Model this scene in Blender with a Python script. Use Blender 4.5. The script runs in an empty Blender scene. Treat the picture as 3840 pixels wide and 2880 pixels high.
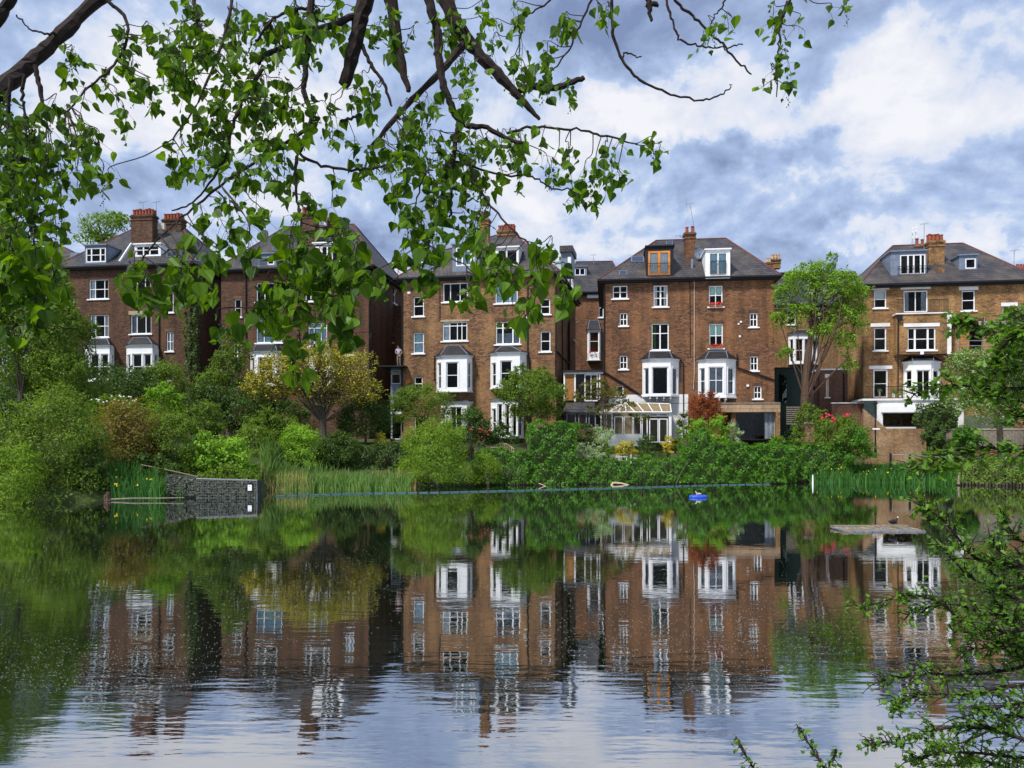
import bpy, bmesh, math, random
import numpy as np
from mathutils import Vector, Matrix
R = math.radians
S = bpy.context.scene
COL = S.collection
F, CX, HY, CZ = 2957.0, 1920.0, 1661.0, 2.86      # focal length, centre, horizon row of the view; eye height over the pond

# ------------------------------------------------------------------ camera, world, sun, exposure
cam_d = bpy.data.cameras.new('camera'); cam = bpy.data.objects.new('camera', cam_d); COL.objects.link(cam)
cam.location = (0, 0, CZ); cam.rotation_euler = (R(90), 0, 0)
cam_d.sensor_width = 36; cam_d.lens = 36*F/3840; cam_d.shift_y = 221/3840
cam_d.clip_start = 0.05; cam_d.clip_end = 3000
S.camera = cam
SUN_EL, SUN_AZ = R(54), R(-138)                    # azimuth from +Y towards +X; high on the left
W = bpy.data.worlds.new('World'); S.world = W; W.use_nodes = True
def setup_world():
    nt = W.node_tree; nt.nodes.clear(); N = nt.nodes; L = nt.links
    def mk(t, **k):
        n = N.new(t)
        for a, b in k.items(): setattr(n, a, b)
        return n
    def mth(op, a, b=None, c=None, clamp=False):
        n = mk('ShaderNodeMath', operation=op, use_clamp=clamp)
        for i, v in enumerate((a, b, c)):
            if v is None: continue
            if isinstance(v, (int, float)): n.inputs[i].default_value = v
            else: L.new(v, n.inputs[i])
        return n.outputs[0]
    tc = mk('ShaderNodeTexCoord'); sep = mk('ShaderNodeSeparateXYZ'); L.new(tc.outputs['Generated'], sep.inputs[0])
    x, y, z = sep.outputs
    az = mth('ARCTAN2', x, y); el = mth('ARCSINE', z)
    zz = mth('ADD', mth('MAXIMUM', z, 0.0), 0.45)
    pv = mk('ShaderNodeCombineXYZ'); L.new(mth('DIVIDE', x, zz), pv.inputs[0]); L.new(mth('DIVIDE', y, zz), pv.inputs[1])
    def noise(vec, scale, detail, rough=.55, dist=0.0, off=0):
        mp = mk('ShaderNodeMapping'); L.new(vec, mp.inputs[0]); mp.inputs['Location'].default_value = (off, off*.7, off*.3)
        n = mk('ShaderNodeTexNoise'); L.new(mp.outputs[0], n.inputs['Vector']); n.inputs['Scale'].default_value = scale
        n.inputs['Detail'].default_value = detail; n.inputs['Roughness'].default_value = rough; n.inputs['Distortion'].default_value = dist
        return n
    n1 = noise(pv.outputs[0], 4.6, 10, .56, .25, 3.1)
    ae = mk('ShaderNodeCombineXYZ'); L.new(az, ae.inputs[0]); L.new(el, ae.inputs[1])
    wn = noise(tc.outputs['Generated'], 7.0, 8, .62, 0, 1.3)
    wv = mk('ShaderNodeVectorMath', operation='MULTIPLY_ADD'); L.new(wn.outputs['Color'], wv.inputs[0])
    wv.inputs[1].default_value = (.24, .2, 0); 
    sh = mk('ShaderNodeVectorMath', operation='SUBTRACT'); L.new(ae.outputs[0], sh.inputs[0]); sh.inputs[1].default_value = (.12, .10, 0)
    L.new(sh.outputs[0], wv.inputs[2])
    fine = noise(tc.outputs['Generated'], 21.0, 9, .62, .5, 7.7)
    val = mth('MULTIPLY_ADD', n1.outputs['Fac'], 1.45, -.27)
    val = mth('ADD', val, mth('MULTIPLY_ADD', fine.outputs['Fac'], .50, -.25))
    zu = mth('ADD', mth('MAXIMUM', mth('ADD', z, .018), 0.0), 0.45)     # the same field a little higher up: cloud tops catch light, undersides grey
    pu = mk('ShaderNodeCombineXYZ'); L.new(mth('DIVIDE', x, zu), pu.inputs[0]); L.new(mth('DIVIDE', y, zu), pu.inputs[1])
    n1u = noise(pu.outputs[0], 4.6, 5, .56, .25, 3.1)
    lit = mth('MULTIPLY', mth('SUBTRACT', n1.outputs['Fac'], n1u.outputs['Fac']), 1.0)
    val = mth('ADD', val, lit)
    # (px, py, rx, ry, amount): big cloud masses of that afternoon, as directions
    for (px, py, rx, ry, am) in CLOUDS:
        a = math.atan((px-CX)/F); e = math.atan((HY-py)/F*math.cos(a))
        d = mk('ShaderNodeVectorMath', operation='SUBTRACT'); L.new(wv.outputs[0], d.inputs[0]); d.inputs[1].default_value = (a, e, 0)
        s = mk('ShaderNodeVectorMath', operation='MULTIPLY'); L.new(d.outputs[0], s.inputs[0]); s.inputs[1].default_value = (F/rx, F/ry, 0)
        ln = mk('ShaderNodeVectorMath', operation='LENGTH'); L.new(s.outputs[0], ln.inputs[0])
        mr = mk('ShaderNodeMapRange', interpolation_type='SMOOTHSTEP'); L.new(ln.outputs['Value'], mr.inputs[0])
        mr.inputs[1].default_value = 1.15; mr.inputs[2].default_value = .4; mr.inputs[3].default_value = 0; mr.inputs[4].default_value = am*.85
        val = mth('ADD', val, mr.outputs[0])
    cr = mk('ShaderNodeValToRGB'); L.new(val, cr.inputs[0]); e = cr.color_ramp.elements
    e[0].position = .05; e[0].color = (.22, .29, .49, 1)
    e[1].position = .92; e[1].color = (.93, .93, .97, 1)
    for p, c in ((.25, (.33, .42, .64, 1)), (.42, (.43, .55, .80, 1)), (.54, (.56, .66, .87, 1)), (.61, (.71, .77, .90, 1)), (.74, (.81, .83, .91, 1))):
        q = e.new(p); q.color = c
    sky = mk('ShaderNodeTexSky', sky_type='NISHITA', sun_disc=False, sun_elevation=SUN_EL, sun_rotation=SUN_AZ)
    bg1 = mk('ShaderNodeBackground'); L.new(sky.outputs[0], bg1.inputs[0]); bg1.inputs[1].default_value = .05
    bg2 = mk('ShaderNodeBackground'); L.new(cr.outputs[0], bg2.inputs[0]); bg2.inputs[1].default_value = .66
    mx = mk('ShaderNodeMixShader'); mx.inputs[0].default_value = .86; L.new(bg1.outputs[0], mx.inputs[1]); L.new(bg2.outputs[0], mx.inputs[2])
    out = mk('ShaderNodeOutputWorld'); L.new(mx.outputs[0], out.inputs[0])
CLOUDS = [(600, 330, 520, 260, .36), (1100, 420, 420, 200, .30), (100, 80, 420, 160, -.22), (80, 700, 500, 130, -.16), (700, 640, 420, 110, -.20),
          (2500, 60, 700, 160, -.27), (3050, 180, 300, 110, -.12), (3600, 170, 330, 140, .24), (3300, 240, 260, 110, .16), (2350, 290, 330, 120, -.05),
          (2560, 480, 420, 150, .34), (3170, 400, 260, 110, .34), (3340, 560, 240, 170, .32), (2300, 520, 300, 130, .25), (3700, 420, 220, 120, .16),
          (2800, 640, 420, 90, -.16), (3640, 560, 200, 130, -.06), (2900, 700, 260, 50, .14), (3000, 850, 520, 90, -.08), (2450, 890, 260, 90, .26),
          (3150, 890, 200, 60, .3), (3750, 920, 260, 60, .26), (3550, 760, 320, 90, -.05), (1950, 740, 330, 90, .2), (2080, 870, 220, 60, -.1), (2250, 640, 420, 60, -.15)]
setup_world()
sd = bpy.data.lights.new('sun', 'SUN'); sun = bpy.data.objects.new('sun', sd); COL.objects.link(sun)
sd.energy = 3.0; sd.angle = R(7); sd.color = (1, .95, .88)
dv = Vector((math.sin(SUN_AZ)*math.cos(SUN_EL), math.cos(SUN_AZ)*math.cos(SUN_EL), math.sin(SUN_EL)))
sun.rotation_euler = dv.to_track_quat('Z', 'Y').to_euler(); sun.location = (0, 0, 60)
S.view_settings.view_transform = 'Standard'; S.view_settings.look = 'None'
S.view_settings.exposure = .75; S.view_settings.gamma = 1; S.view_settings.use_curve_mapping = False
S.render.resolution_x, S.render.resolution_y = 1024, 768

# ------------------------------------------------------------------ materials
def new_mat(name):
    m = bpy.data.materials.new(name); m.use_nodes = True; nt = m.node_tree
    b = nt.nodes['Principled BSDF']; b.inputs['Specular IOR Level'].default_value = .3
    return m, nt, b
def nn(nt, t, **k):
    n = nt.nodes.new(t)
    for a, b in k.items(): setattr(n, a, b)
    return n
def nz(nt, scale, detail=4, vec=None, rough=.55, coord='Object'):
    n = nn(nt, 'ShaderNodeTexNoise'); n.inputs['Scale'].default_value = scale; n.inputs['Detail'].default_value = detail
    n.inputs['Roughness'].default_value = rough
    if vec is None:
        t = nn(nt, 'ShaderNodeTexCoord'); vec = t.outputs[coord]
    nt.links.new(vec, n.inputs['Vector']); return n
def mixc(nt, fac, a, b, mode='MIX'):
    m = nn(nt, 'ShaderNodeMix', data_type='RGBA', blend_type=mode)
    for i, v in ((0, fac), (6, a), (7, b)):
        if isinstance(v, (int, float)): m.inputs[i].default_value = v
        elif isinstance(v, tuple): m.inputs[i].default_value = v if len(v) == 4 else v+(1,)
        else: nt.links.new(v, m.inputs[i])
    return m.outputs[2]
def ramp(nt, src, stops):
    r = nn(nt, 'ShaderNodeValToRGB'); nt.links.new(src, r.inputs[0]); e = r.color_ramp.elements
    while len(e) > 1: e.remove(e[-1])
    e[0].position = stops[0][0]; e[0].color = tuple(stops[0][1])+(1,)
    for p, c in stops[1:]: q = e.new(p); q.color = tuple(c)+(1,)
    return r.outputs[0]
def plain(name, c, rough=.6, metal=0, var=.25, scale=3.0, spec=.3):
    m, nt, b = new_mat(name)
    n = nz(nt, scale, 6); col = mixc(nt, ramp(nt, n.outputs['Fac'], [(.3, (0, 0, 0)), (.7, (1, 1, 1))]), tuple(v*(1-var) for v in c), tuple(min(1, v*(1+var*.6)) for v in c))
    nt.links.new(col, b.inputs['Base Color']); b.inputs['Roughness'].default_value = rough; b.inputs['Metallic'].default_value = metal
    b.inputs['Specular IOR Level'].default_value = spec
    return m
def brick_mat(name, c1, c2, mortar, patch, bw=.29, bh=.105, dark=.45):
    m, nt, b = new_mat(name); L = nt.links
    tc = nn(nt, 'ShaderNodeTexCoord'); sp = nn(nt, 'ShaderNodeSeparateXYZ'); L.new(tc.outputs['Object'], sp.inputs[0])
    ad = nn(nt, 'ShaderNodeMath', operation='ADD'); L.new(sp.outputs[0], ad.inputs[0]); L.new(sp.outputs[1], ad.inputs[1])
    cb = nn(nt, 'ShaderNodeCombineXYZ'); L.new(ad.outputs[0], cb.inputs[0]); L.new(sp.outputs[2], cb.inputs[1])
    br = nn(nt, 'ShaderNodeTexBrick'); L.new(cb.outputs[0], br.inputs['Vector'])
    br.inputs['Scale'].default_value = 1; br.inputs['Brick Width'].default_value = bw; br.inputs['Row Height'].default_value = bh
    br.inputs['Mortar Size'].default_value = min(bw, bh)*.16; br.inputs['Mortar Smooth'].default_value = .1; br.inputs['Bias'].default_value = -.05
    br.inputs['Color1'].default_value = c1+(1,); br.inputs['Color2'].default_value = c2+(1,); br.inputs['Mortar'].default_value = mortar+(1,)
    n1 = nz(nt, .55, 5, tc.outputs['Object']); n2 = nz(nt, 7, 5, tc.outputs['Object'], .75)
    mp = nn(nt, 'ShaderNodeMapping'); mp.inputs['Scale'].default_value = (1.2, 1.2, .16); L.new(tc.outputs['Object'], mp.inputs[0])
    n3 = nz(nt, 1.0, 5, mp.outputs[0])
    c = mixc(nt, ramp(nt, n1.outputs['Fac'], [(.42, (0, 0, 0)), (.66, (.75, .75, .75))]), br.outputs['Color'], patch)
    c = mixc(nt, 1.0, c, ramp(nt, n2.outputs['Fac'], [(.3, (dark, dark, dark)), (.7, (1.4, 1.35, 1.3))]), 'MULTIPLY')
    c = mixc(nt, 1.0, c, ramp(nt, n3.outputs['Fac'], [(.32, (.62, .62, .62)), (.6, (1.08, 1.06, 1.03))]), 'MULTIPLY')
    L.new(c, b.inputs['Base Color']); b.inputs['Roughness'].default_value = .85
    bp = nn(nt, 'ShaderNodeBump'); bp.inputs['Distance'].default_value = .012; bp.inputs['Strength'].default_value = .7; bp.invert = True
    L.new(br.outputs['Fac'], bp.inputs['Height']); L.new(bp.outputs[0], b.inputs['Normal'])
    return m
def leaf_mat(name, c1, c2, c3=None, trans=.35, rough=.5, nscale=.9):
    """per-leaf random tint between c1 and c2, patches of c3 over metres"""
    m, nt, b = new_mat(name); L = nt.links
    g = nn(nt, 'ShaderNodeNewGeometry'); oi = nn(nt, 'ShaderNodeObjectInfo')
    a = nn(nt, 'ShaderNodeMath', operation='ADD'); L.new(g.outputs['Random Per Island'], a.inputs[0]); L.new(oi.outputs['Random'], a.inputs[1])
    fr = nn(nt, 'ShaderNodeMath', operation='FRACT'); L.new(a.outputs[0], fr.inputs[0])
    c = mixc(nt, fr.outputs[0], c1, c2)
    n = nz(nt, nscale, 3, g.outputs['Position'])
    c = mixc(nt, ramp(nt, n.outputs['Fac'], [(.45, (0, 0, 0)), (.62, (1, 1, 1))]), c, mixc(nt, fr.outputs[0], c3 or c2, c2))
    L.new(c, b.inputs['Base Color']); b.inputs['Roughness'].default_value = rough; b.inputs['Specular IOR Level'].default_value = .25
    t = nn(nt, 'ShaderNodeBsdfTranslucent'); tcol = mixc(nt, 1.0, c, (2.0, 1.8, .5), 'MULTIPLY'); L.new(tcol, t.inputs[0])
    mx = nn(nt, 'ShaderNodeMixShader'); mx.inputs[0].default_value = trans
    L.new(b.outputs[0], mx.inputs[1]); L.new(t.outputs[0], mx.inputs[2]); L.new(mx.outputs[0], nt.nodes['Material Output'].inputs[0])
    return m
M = {}
M['brick1'] = brick_mat('brown_stock_brick', (.18, .088, .05), (.05, .028, .02), (.055, .042, .033), (.14, .068, .04))
M['brick3'] = brick_mat('ochre_stock_brick', (.36, .185, .085), (.10, .048, .028), (.10, .075, .055), (.34, .20, .09))
M['brick4'] = brick_mat('warm_brown_brick', (.30, .145, .072), (.095, .044, .026), (.085, .055, .038), (.27, .13, .06))
M['brick5'] = brick_mat('yellow_stock_brick', (.46, .24, .09), (.16, .072, .034), (.13, .10, .065), (.42, .26, .11))
M['brickR'] = brick_mat('red_brick', (.2, .075, .045), (.14, .055, .035), (.2, .15, .12), (.2, .09, .06))
M['brickG'] = brick_mat('garden_wall_brick', (.38, .21, .09), (.2, .105, .05), (.2, .16, .11), (.42, .31, .2))
M['soldier'] = brick_mat('soldier_course_brick', (.24, .15, .07), (.15, .09, .045), (.07, .05, .035), (.24, .16, .08), bw=.075, bh=.25)
M['soldierR'] = brick_mat('red_soldier_brick', (.15, .065, .035), (.1, .045, .025), (.06, .045, .035), (.15, .07, .04), bw=.075, bh=.25)
M['slip'] = brick_mat('pale_upright_brick', (.5, .36, .22), (.38, .25, .15), (.12, .09, .07), (.48, .34, .22), bw=.07, bh=.3, dark=.75)
def slate(name, c1, c2, patch):
    m = brick_mat(name, c1, c2, tuple(v*.3 for v in c1), patch, bw=.34, bh=.24, dark=.5)
    m.node_tree.nodes['Principled BSDF'].inputs['Roughness'].default_value = .55
    return m
M['slate'] = slate('blue_grey_slate', (.062, .064, .08), (.034, .035, .044), (.075, .068, .058))
M['slateP'] = slate('purple_slate', (.078, .072, .092), (.042, .04, .05), (.10, .088, .072))
M['slateD'] = slate('dark_slate', (.03, .03, .036), (.018, .018, .023), (.035, .032, .03))
M['tilecap'] = plain('red_ridge_tile', (.13, .045, .035), .8)
M['white'] = plain('white_paint', (.80, .81, .82), .45, var=.08, scale=2)
M['render'] = plain('white_render', (.72, .72, .71), .7, var=.12, scale=1.5)
M['stone'] = plain('buff_stone', (.38, .31, .2), .8)
M['lead'] = plain('lead_sheet', (.17, .21, .28), .45, var=.2, scale=4)
M['black'] = plain('black_iron', (.012, .012, .014), .5)
M['gutter'] = plain('black_gutter', (.01, .01, .012), .6)
M['pot'] = plain('terracotta', (.30, .08, .045), .8, var=.5, scale=6)
M['potbuff'] = plain('buff_clay', (.5, .36, .22), .8)
M['orangewood'] = plain('orange_timber', (.62, .24, .05), .5)
M['timber'] = plain('timber_cladding', (.36, .17, .05), .7, var=.4, scale=5)
M['greywood'] = plain('weathered_timber', (.22, .19, .15), .85, var=.35, scale=5)
M['teak'] = plain('pale_teak', (.5, .4, .27), .75)
M['curtain'] = plain('net_curtain', (.75, .77, .8), .9, var=.15)
M['blind'] = plain('green_blind', (.5, .72, .62), .8, var=.05)
M['bluecurt'] = plain('pale_blue_curtain', (.5, .68, .75), .8, var=.2)  # behind attic panes this pale blue stands in for reflected sky
M['greycurt'] = plain('grey_curtain', (.3, .33, .38), .9, var=.3, scale=5)
M['aluminium'] = plain('aerial_metal', (.35, .36, .38), .4, .6)
M['soil'] = plain('soil', (.035, .028, .018), .95)
M['bark'] = plain('dark_bark', (.03, .02, .017), .9, var=.45, scale=30)
M['barkB'] = plain('brown_bark', (.09, .055, .038), .9, var=.4, scale=6)
M['barkG'] = plain('grey_bark', (.10, .085, .065), .9, var=.4, scale=5)
M['teal'] = plain('teal_plastic', (.05, .12, .12), .7)
M['blue'] = plain('blue_plastic', (.03, .09, .55), .4)
M['gabstone'] = plain('gabion_stone', (.13, .145, .11), .95, var=.7, scale=7); M['gabcore'] = plain('gabion_gaps', (.03, .035, .03), .95)  # near-black core stands in for the shade between the stones
M['orange'] = plain('orange_plastic', (.75, .14, .04), .4)
M['red'] = plain('red_petals', (.6, .02, .02), .6)
M['pink'] = plain('pink_petals', (.55, .04, .07), .6)
M['yellow'] = plain('yellow_petals', (.8, .6, .02), .6)
M['skin'] = plain('skin', (.35, .2, .15), .6)
M['shirt'] = plain('lilac_shirt', (.42, .38, .5), .9)
M['khaki'] = plain('khaki_cloth', (.2, .17, .12), .9)
M['hair'] = plain('dark_hair', (.02, .015, .012), .8)
M['greentank'] = plain('dark_green_panel', (.012, .03, .022), .35)
M['concrete'] = plain('concrete', (.33, .29, .23), .9)
M['cream'] = plain('cream_paint', (.5, .46, .38), .7)
M['cane'] = plain('tan_blind', (.22, .17, .095), .7); M['raftwood'] = plain('wet_grey_board', (.17, .175, .185), .6, var=.4, scale=4)
def glass_mat(name, tint, refl):
    m, nt, b = new_mat(name); nt.nodes.remove(b); L = nt.links
    tr = nn(nt, 'ShaderNodeBsdfTransparent'); tr.inputs[0].default_value = tint+(1,)
    gl = nn(nt, 'ShaderNodeBsdfGlossy'); gl.inputs['Roughness'].default_value = .03
    fr = nn(nt, 'ShaderNodeFresnel'); fr.inputs[0].default_value = refl
    n = nz(nt, 1.3, 2); bp = nn(nt, 'ShaderNodeBump'); bp.inputs['Distance'].default_value = .01; L.new(n.outputs['Fac'], bp.inputs['Height']); L.new(bp.outputs[0], gl.inputs['Normal'])
    mx = nn(nt, 'ShaderNodeMixShader'); L.new(fr.outputs[0], mx.inputs[0]); L.new(tr.outputs[0], mx.inputs[1]); L.new(gl.outputs[0], mx.inputs[2])
    L.new(mx.outputs[0], nt.nodes['Material Output'].inputs[0]); return m
M['glass'] = glass_mat('window_glass', (.9, .94, .94), 1.28)
M['skyglass'] = glass_mat('skylight_glass', (.25, .3, .4), 2.4)
M['greenglass'] = glass_mat('green_tinted_glass', (.55, .75, .65), 1.7)
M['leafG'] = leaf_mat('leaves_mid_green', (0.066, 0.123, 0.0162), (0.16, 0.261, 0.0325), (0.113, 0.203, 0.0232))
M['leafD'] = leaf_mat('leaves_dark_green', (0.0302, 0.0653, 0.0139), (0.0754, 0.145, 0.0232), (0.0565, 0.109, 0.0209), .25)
M['leafB'] = leaf_mat('leaves_bright_green', (0.0943, 0.217, 0.0186), (0.246, 0.435, 0.0348), (0.189, 0.348, 0.0348))
M['leafL'] = leaf_mat('leaves_lime', (.09, .18, .016), (.20, .33, .03), (.14, .25, .025))
M['leafY'] = leaf_mat('leaves_yellow', (.40, .37, .04), (.58, .52, .08), (.16, .17, .03))
M['leafO'] = leaf_mat('leaves_olive_brown', (.075, .10, .02), (.19, .19, .035), (.10, .13, .022))
M['leafM'] = leaf_mat('leaves_golden_brown', (.11, .10, .025), (.22, .17, .035), (.08, .13, .022))
M['leafR'] = leaf_mat('leaves_red_brown', (0.145, 0.0362, 0.0174), (0.319, 0.102, 0.0362), (0.203, 0.058, 0.0217))
M['leafS'] = leaf_mat('leaves_silvery', (0.203, 0.319, 0.174), (0.406, 0.522, 0.348), (0.29, 0.406, 0.232))
M['leafI'] = leaf_mat('ivy_leaves', (.026, .085, .011), (.105, .27, .024), (.07, .185, .016))
M['leafF'] = leaf_mat('foreground_leaves', (.013, .040, .005), (.125, .25, .012), (.03, .085, .008), .45, .45, 7.0)  # near-black to bright tints per leaf imitate shaded and backlit leaves
M['leafH'] = leaf_mat('hawthorn_leaves', (0.0403, 0.11, 0.0128), (0.127, 0.26, 0.024), (0.069, 0.16, 0.016), .35, .4, 2.0)
M['catkin'] = plain('green_catkin', (.05, .10, .015), .8)
M['reed'] = leaf_mat('reed_blades', (.06, .14, .03), (.15, .26, .06), (.10, .19, .04))
M['straw'] = leaf_mat('dry_reed', (.36, .28, .12), (.55, .43, .22), (.3, .25, .1))
M['iris'] = leaf_mat('iris_blades', (.025, .10, .02), (.07, .20, .035), (.04, .14, .02))
def ground_mat():
    m, nt, b = new_mat('grass_and_soil'); n = nz(nt, .6, 8); n2 = nz(nt, 9, 6)
    c = mixc(nt, ramp(nt, n.outputs['Fac'], [(.4, (0, 0, 0)), (.6, (1, 1, 1))]), (.03, .055, .012), (.055, .09, .02))
    c = mixc(nt, ramp(nt, n2.outputs['Fac'], [(.35, (0, 0, 0)), (.7, (.6, .6, .6))]), c, (.04, .032, .02))
    nt.links.new(c, b.inputs['Base Color']); b.inputs['Roughness'].default_value = .95; return m
M['ground'] = ground_mat()
def water_mat():
    m, nt, b = new_mat('pond_water'); L = nt.links; nt.nodes.remove(b)
    tc = nn(nt, 'ShaderNodeTexCoord')
    def layer(sx, sy, detail, rough=.5, dist=0):
        mp = nn(nt, 'ShaderNodeMapping'); mp.inputs['Scale'].default_value = (sx, sy, 1); mp.inputs['Rotation'].default_value = (0, 0, R(4)); L.new(tc.outputs['Object'], mp.inputs[0])
        n = nz(nt, 1, detail, mp.outputs[0], rough); n.inputs['Distortion'].default_value = dist; return n.outputs['Fac']
    def mth(op, a, bb, clamp=False):
        n = nn(nt, 'ShaderNodeMath', operation=op, use_clamp=clamp)
        for i, v in enumerate((a, bb)):
            if isinstance(v, (int, float)): n.inputs[i].default_value = v
            else: L.new(v, n.inputs[i])
        return n.outputs[0]
    big = layer(.9, 3.2, 2); fine = layer(3.0, 11.0, 2); tiny = layer(14, 34, 2)
    gust = ramp(nt, layer(.05, .22, 3, .5, .6), [(.38, (.18, .18, .18)), (.66, (1, 1, 1))])
    h = mth('ADD', mth('MULTIPLY', big, 1.0), mth('MULTIPLY', mth('MULTIPLY', fine, gust), .42))
    h = mth('ADD', h, mth('MULTIPLY', mth('MULTIPLY', tiny, gust), .05))
    sy = nn(nt, 'ShaderNodeSeparateXYZ'); L.new(tc.outputs['Object'], sy.inputs[0])
    sh_ = nn(nt, 'ShaderNodeMapRange', interpolation_type='SMOOTHSTEP'); L.new(sy.outputs[1], sh_.inputs[0])      # the lee of the far bank lies calmer
    for i_, v_ in ((1, 8.0), (2, 18), (3, 1.35), (4, .42)): sh_.inputs[i_].default_value = v_
    h = mth('MULTIPLY', h, sh_.outputs[0])
    bp = nn(nt, 'ShaderNodeBump'); bp.inputs['Distance'].default_value = WAVE; bp.inputs['Strength'].default_value = 1; L.new(h, bp.inputs['Height'])
    gl = nn(nt, 'ShaderNodeBsdfGlossy'); gl.inputs['Roughness'].default_value = .012; gl.inputs['Color'].default_value = (.93, .94, .97, 1); L.new(bp.outputs[0], gl.inputs['Normal'])
    df = nn(nt, 'ShaderNodeBsdfDiffuse'); df.inputs[0].default_value = (.006, .011, .006, 1)
    fr = nn(nt, 'ShaderNodeFresnel'); fr.inputs[0].default_value = 1.6; L.new(bp.outputs[0], fr.inputs['Normal'])
    fac = mth('MULTIPLY_ADD', fr.outputs[0], .62); fac.node.inputs[2].default_value = .47; fac.node.use_clamp = True
    mx = nn(nt, 'ShaderNodeMixShader'); L.new(fac, mx.inputs[0]); L.new(df.outputs[0], mx.inputs[1]); L.new(gl.outputs[0], mx.inputs[2])
    L.new(mx.outputs[0], nt.nodes['Material Output'].inputs[0]); return m
WAVE = .0031
M['water'] = water_mat()

# ------------------------------------------------------------------ helpers
def P(px, py, Y): return Vector(((px-CX)/F*Y, Y, CZ-(py-HY)/F*Y))
def tag(o, label=None, cat=None, group=None, kind=None):
    for k, v in (('label', label), ('category', cat), ('group', group), ('kind', kind)):
        if v: o[k] = v
    return o
def empty(name, loc, rz=0, label=None, cat=None, group=None):
    o = bpy.data.objects.new(name, None); COL.objects.link(o); o.location = loc; o.rotation_euler = (0, 0, rz)
    o.empty_display_size = .3
    return tag(o, label, cat, group)
def link_mesh(name, me, mat, parent=None, kind=None):
    if mat is not None and not me.materials: me.materials.append(mat)
    o = bpy.data.objects.new(name, me); COL.objects.link(o)
    if parent is not None: o.parent = parent
    if kind: o['kind'] = kind
    return o
ident = lambda u, d, z: (u, d, z)
class MB:
    def __init__(s): s.v = []; s.f = []
    def pts(s, ps, faces, tf=ident):
        b = len(s.v); s.v += [tf(*p) for p in ps]; s.f += [tuple(b+i for i in f) for f in faces]; return s
    def box(s, u0, u1, d0, d1, z0, z1, tf=ident):
        ps = [(u, d, z) for z in (z0, z1) for d in (d0, d1) for u in (u0, u1)]
        return s.pts(ps, [(0, 2, 3, 1), (4, 5, 7, 6), (0, 1, 5, 4), (2, 6, 7, 3), (0, 4, 6, 2), (1, 3, 7, 5)], tf)
    def quad(s, a, b, c, d, tf=ident): return s.pts([a, b, c, d], [(0, 1, 2, 3)], tf)
    def prism(s, poly, z0, z1, tf=ident):
        n = len(poly); ps = [(x, y, z0) for x, y in poly]+[(x, y, z1) for x, y in poly]
        return s.pts(ps, [tuple(range(n))[::-1], tuple(range(n, 2*n))]+[(i, (i+1) % n, n+(i+1) % n, n+i) for i in range(n)], tf)
    def cyl(s, c, r, z0, z1, n=10, r1=None):
        r1 = r if r1 is None else r1
        ps = [(c[0]+math.cos(i*2*math.pi/n)*r, c[1]+math.sin(i*2*math.pi/n)*r, z0) for i in range(n)]+[(c[0]+math.cos(i*2*math.pi/n)*r1, c[1]+math.sin(i*2*math.pi/n)*r1, z1) for i in range(n)]
        return s.pts(ps, [tuple(range(n))[::-1], tuple(range(n, 2*n))]+[(i, (i+1) % n, n+(i+1) % n, n+i) for i in range(n)])
    def tube(s, path, rads, n=6):
        path = [Vector(p) for p in path]
        if isinstance(rads, (int, float)): rads = [rads]*len(path)
        b = len(s.v); ref = Vector((.13, .31, .94)).normalized()
        for i, p in enumerate(path):
            t = (path[min(i+1, len(path)-1)]-path[max(i-1, 0)])
            t = t.normalized() if t.length > 1e-9 else Vector((0, 0, 1))
            a = t.cross(ref)
            if a.length < .15: a = t.cross(Vector((1, 0, 0)))
            a.normalize(); c = t.cross(a)
            for k in range(n):
                q = p+(a*math.cos(2*math.pi*k/n)+c*math.sin(2*math.pi*k/n))*rads[i]; s.v.append(tuple(q))
        for i in range(len(path)-1):
            for k in range(n):
                s.f.append((b+i*n+k, b+i*n+(k+1) % n, b+(i+1)*n+(k+1) % n, b+(i+1)*n+k))
        s.f.append(tuple(b+k for k in range(n))[::-1]); s.f.append(tuple(b+(len(path)-1)*n+k for k in range(n))); return s
    def ball(s, c, r, seg=8, ring=5, sc=(1, 1, 1)):
        b = len(s.v)
        for i in range(ring+1):
            th = math.pi*i/ring
            for k in range(seg):
                ph = 2*math.pi*k/seg; s.v.append((c[0]+math.sin(th)*math.cos(ph)*r*sc[0], c[1]+math.sin(th)*math.sin(ph)*r*sc[1], c[2]+math.cos(th)*r*sc[2]))
        for i in range(ring):
            for k in range(seg): s.f.append((b+i*seg+k, b+(i+1)*seg+k, b+(i+1)*seg+(k+1) % seg, b+i*seg+(k+1) % seg))
        return s
    def build(s, name, mat, parent=None, kind=None, smooth=False):
        me = bpy.data.meshes.new(name); me.from_pydata(s.v, [], s.f); me.update()
        if smooth: me.polygons.foreach_set('use_smooth', [True]*len(me.polygons))
        return link_mesh(name, me, mat, parent, kind)

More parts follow.
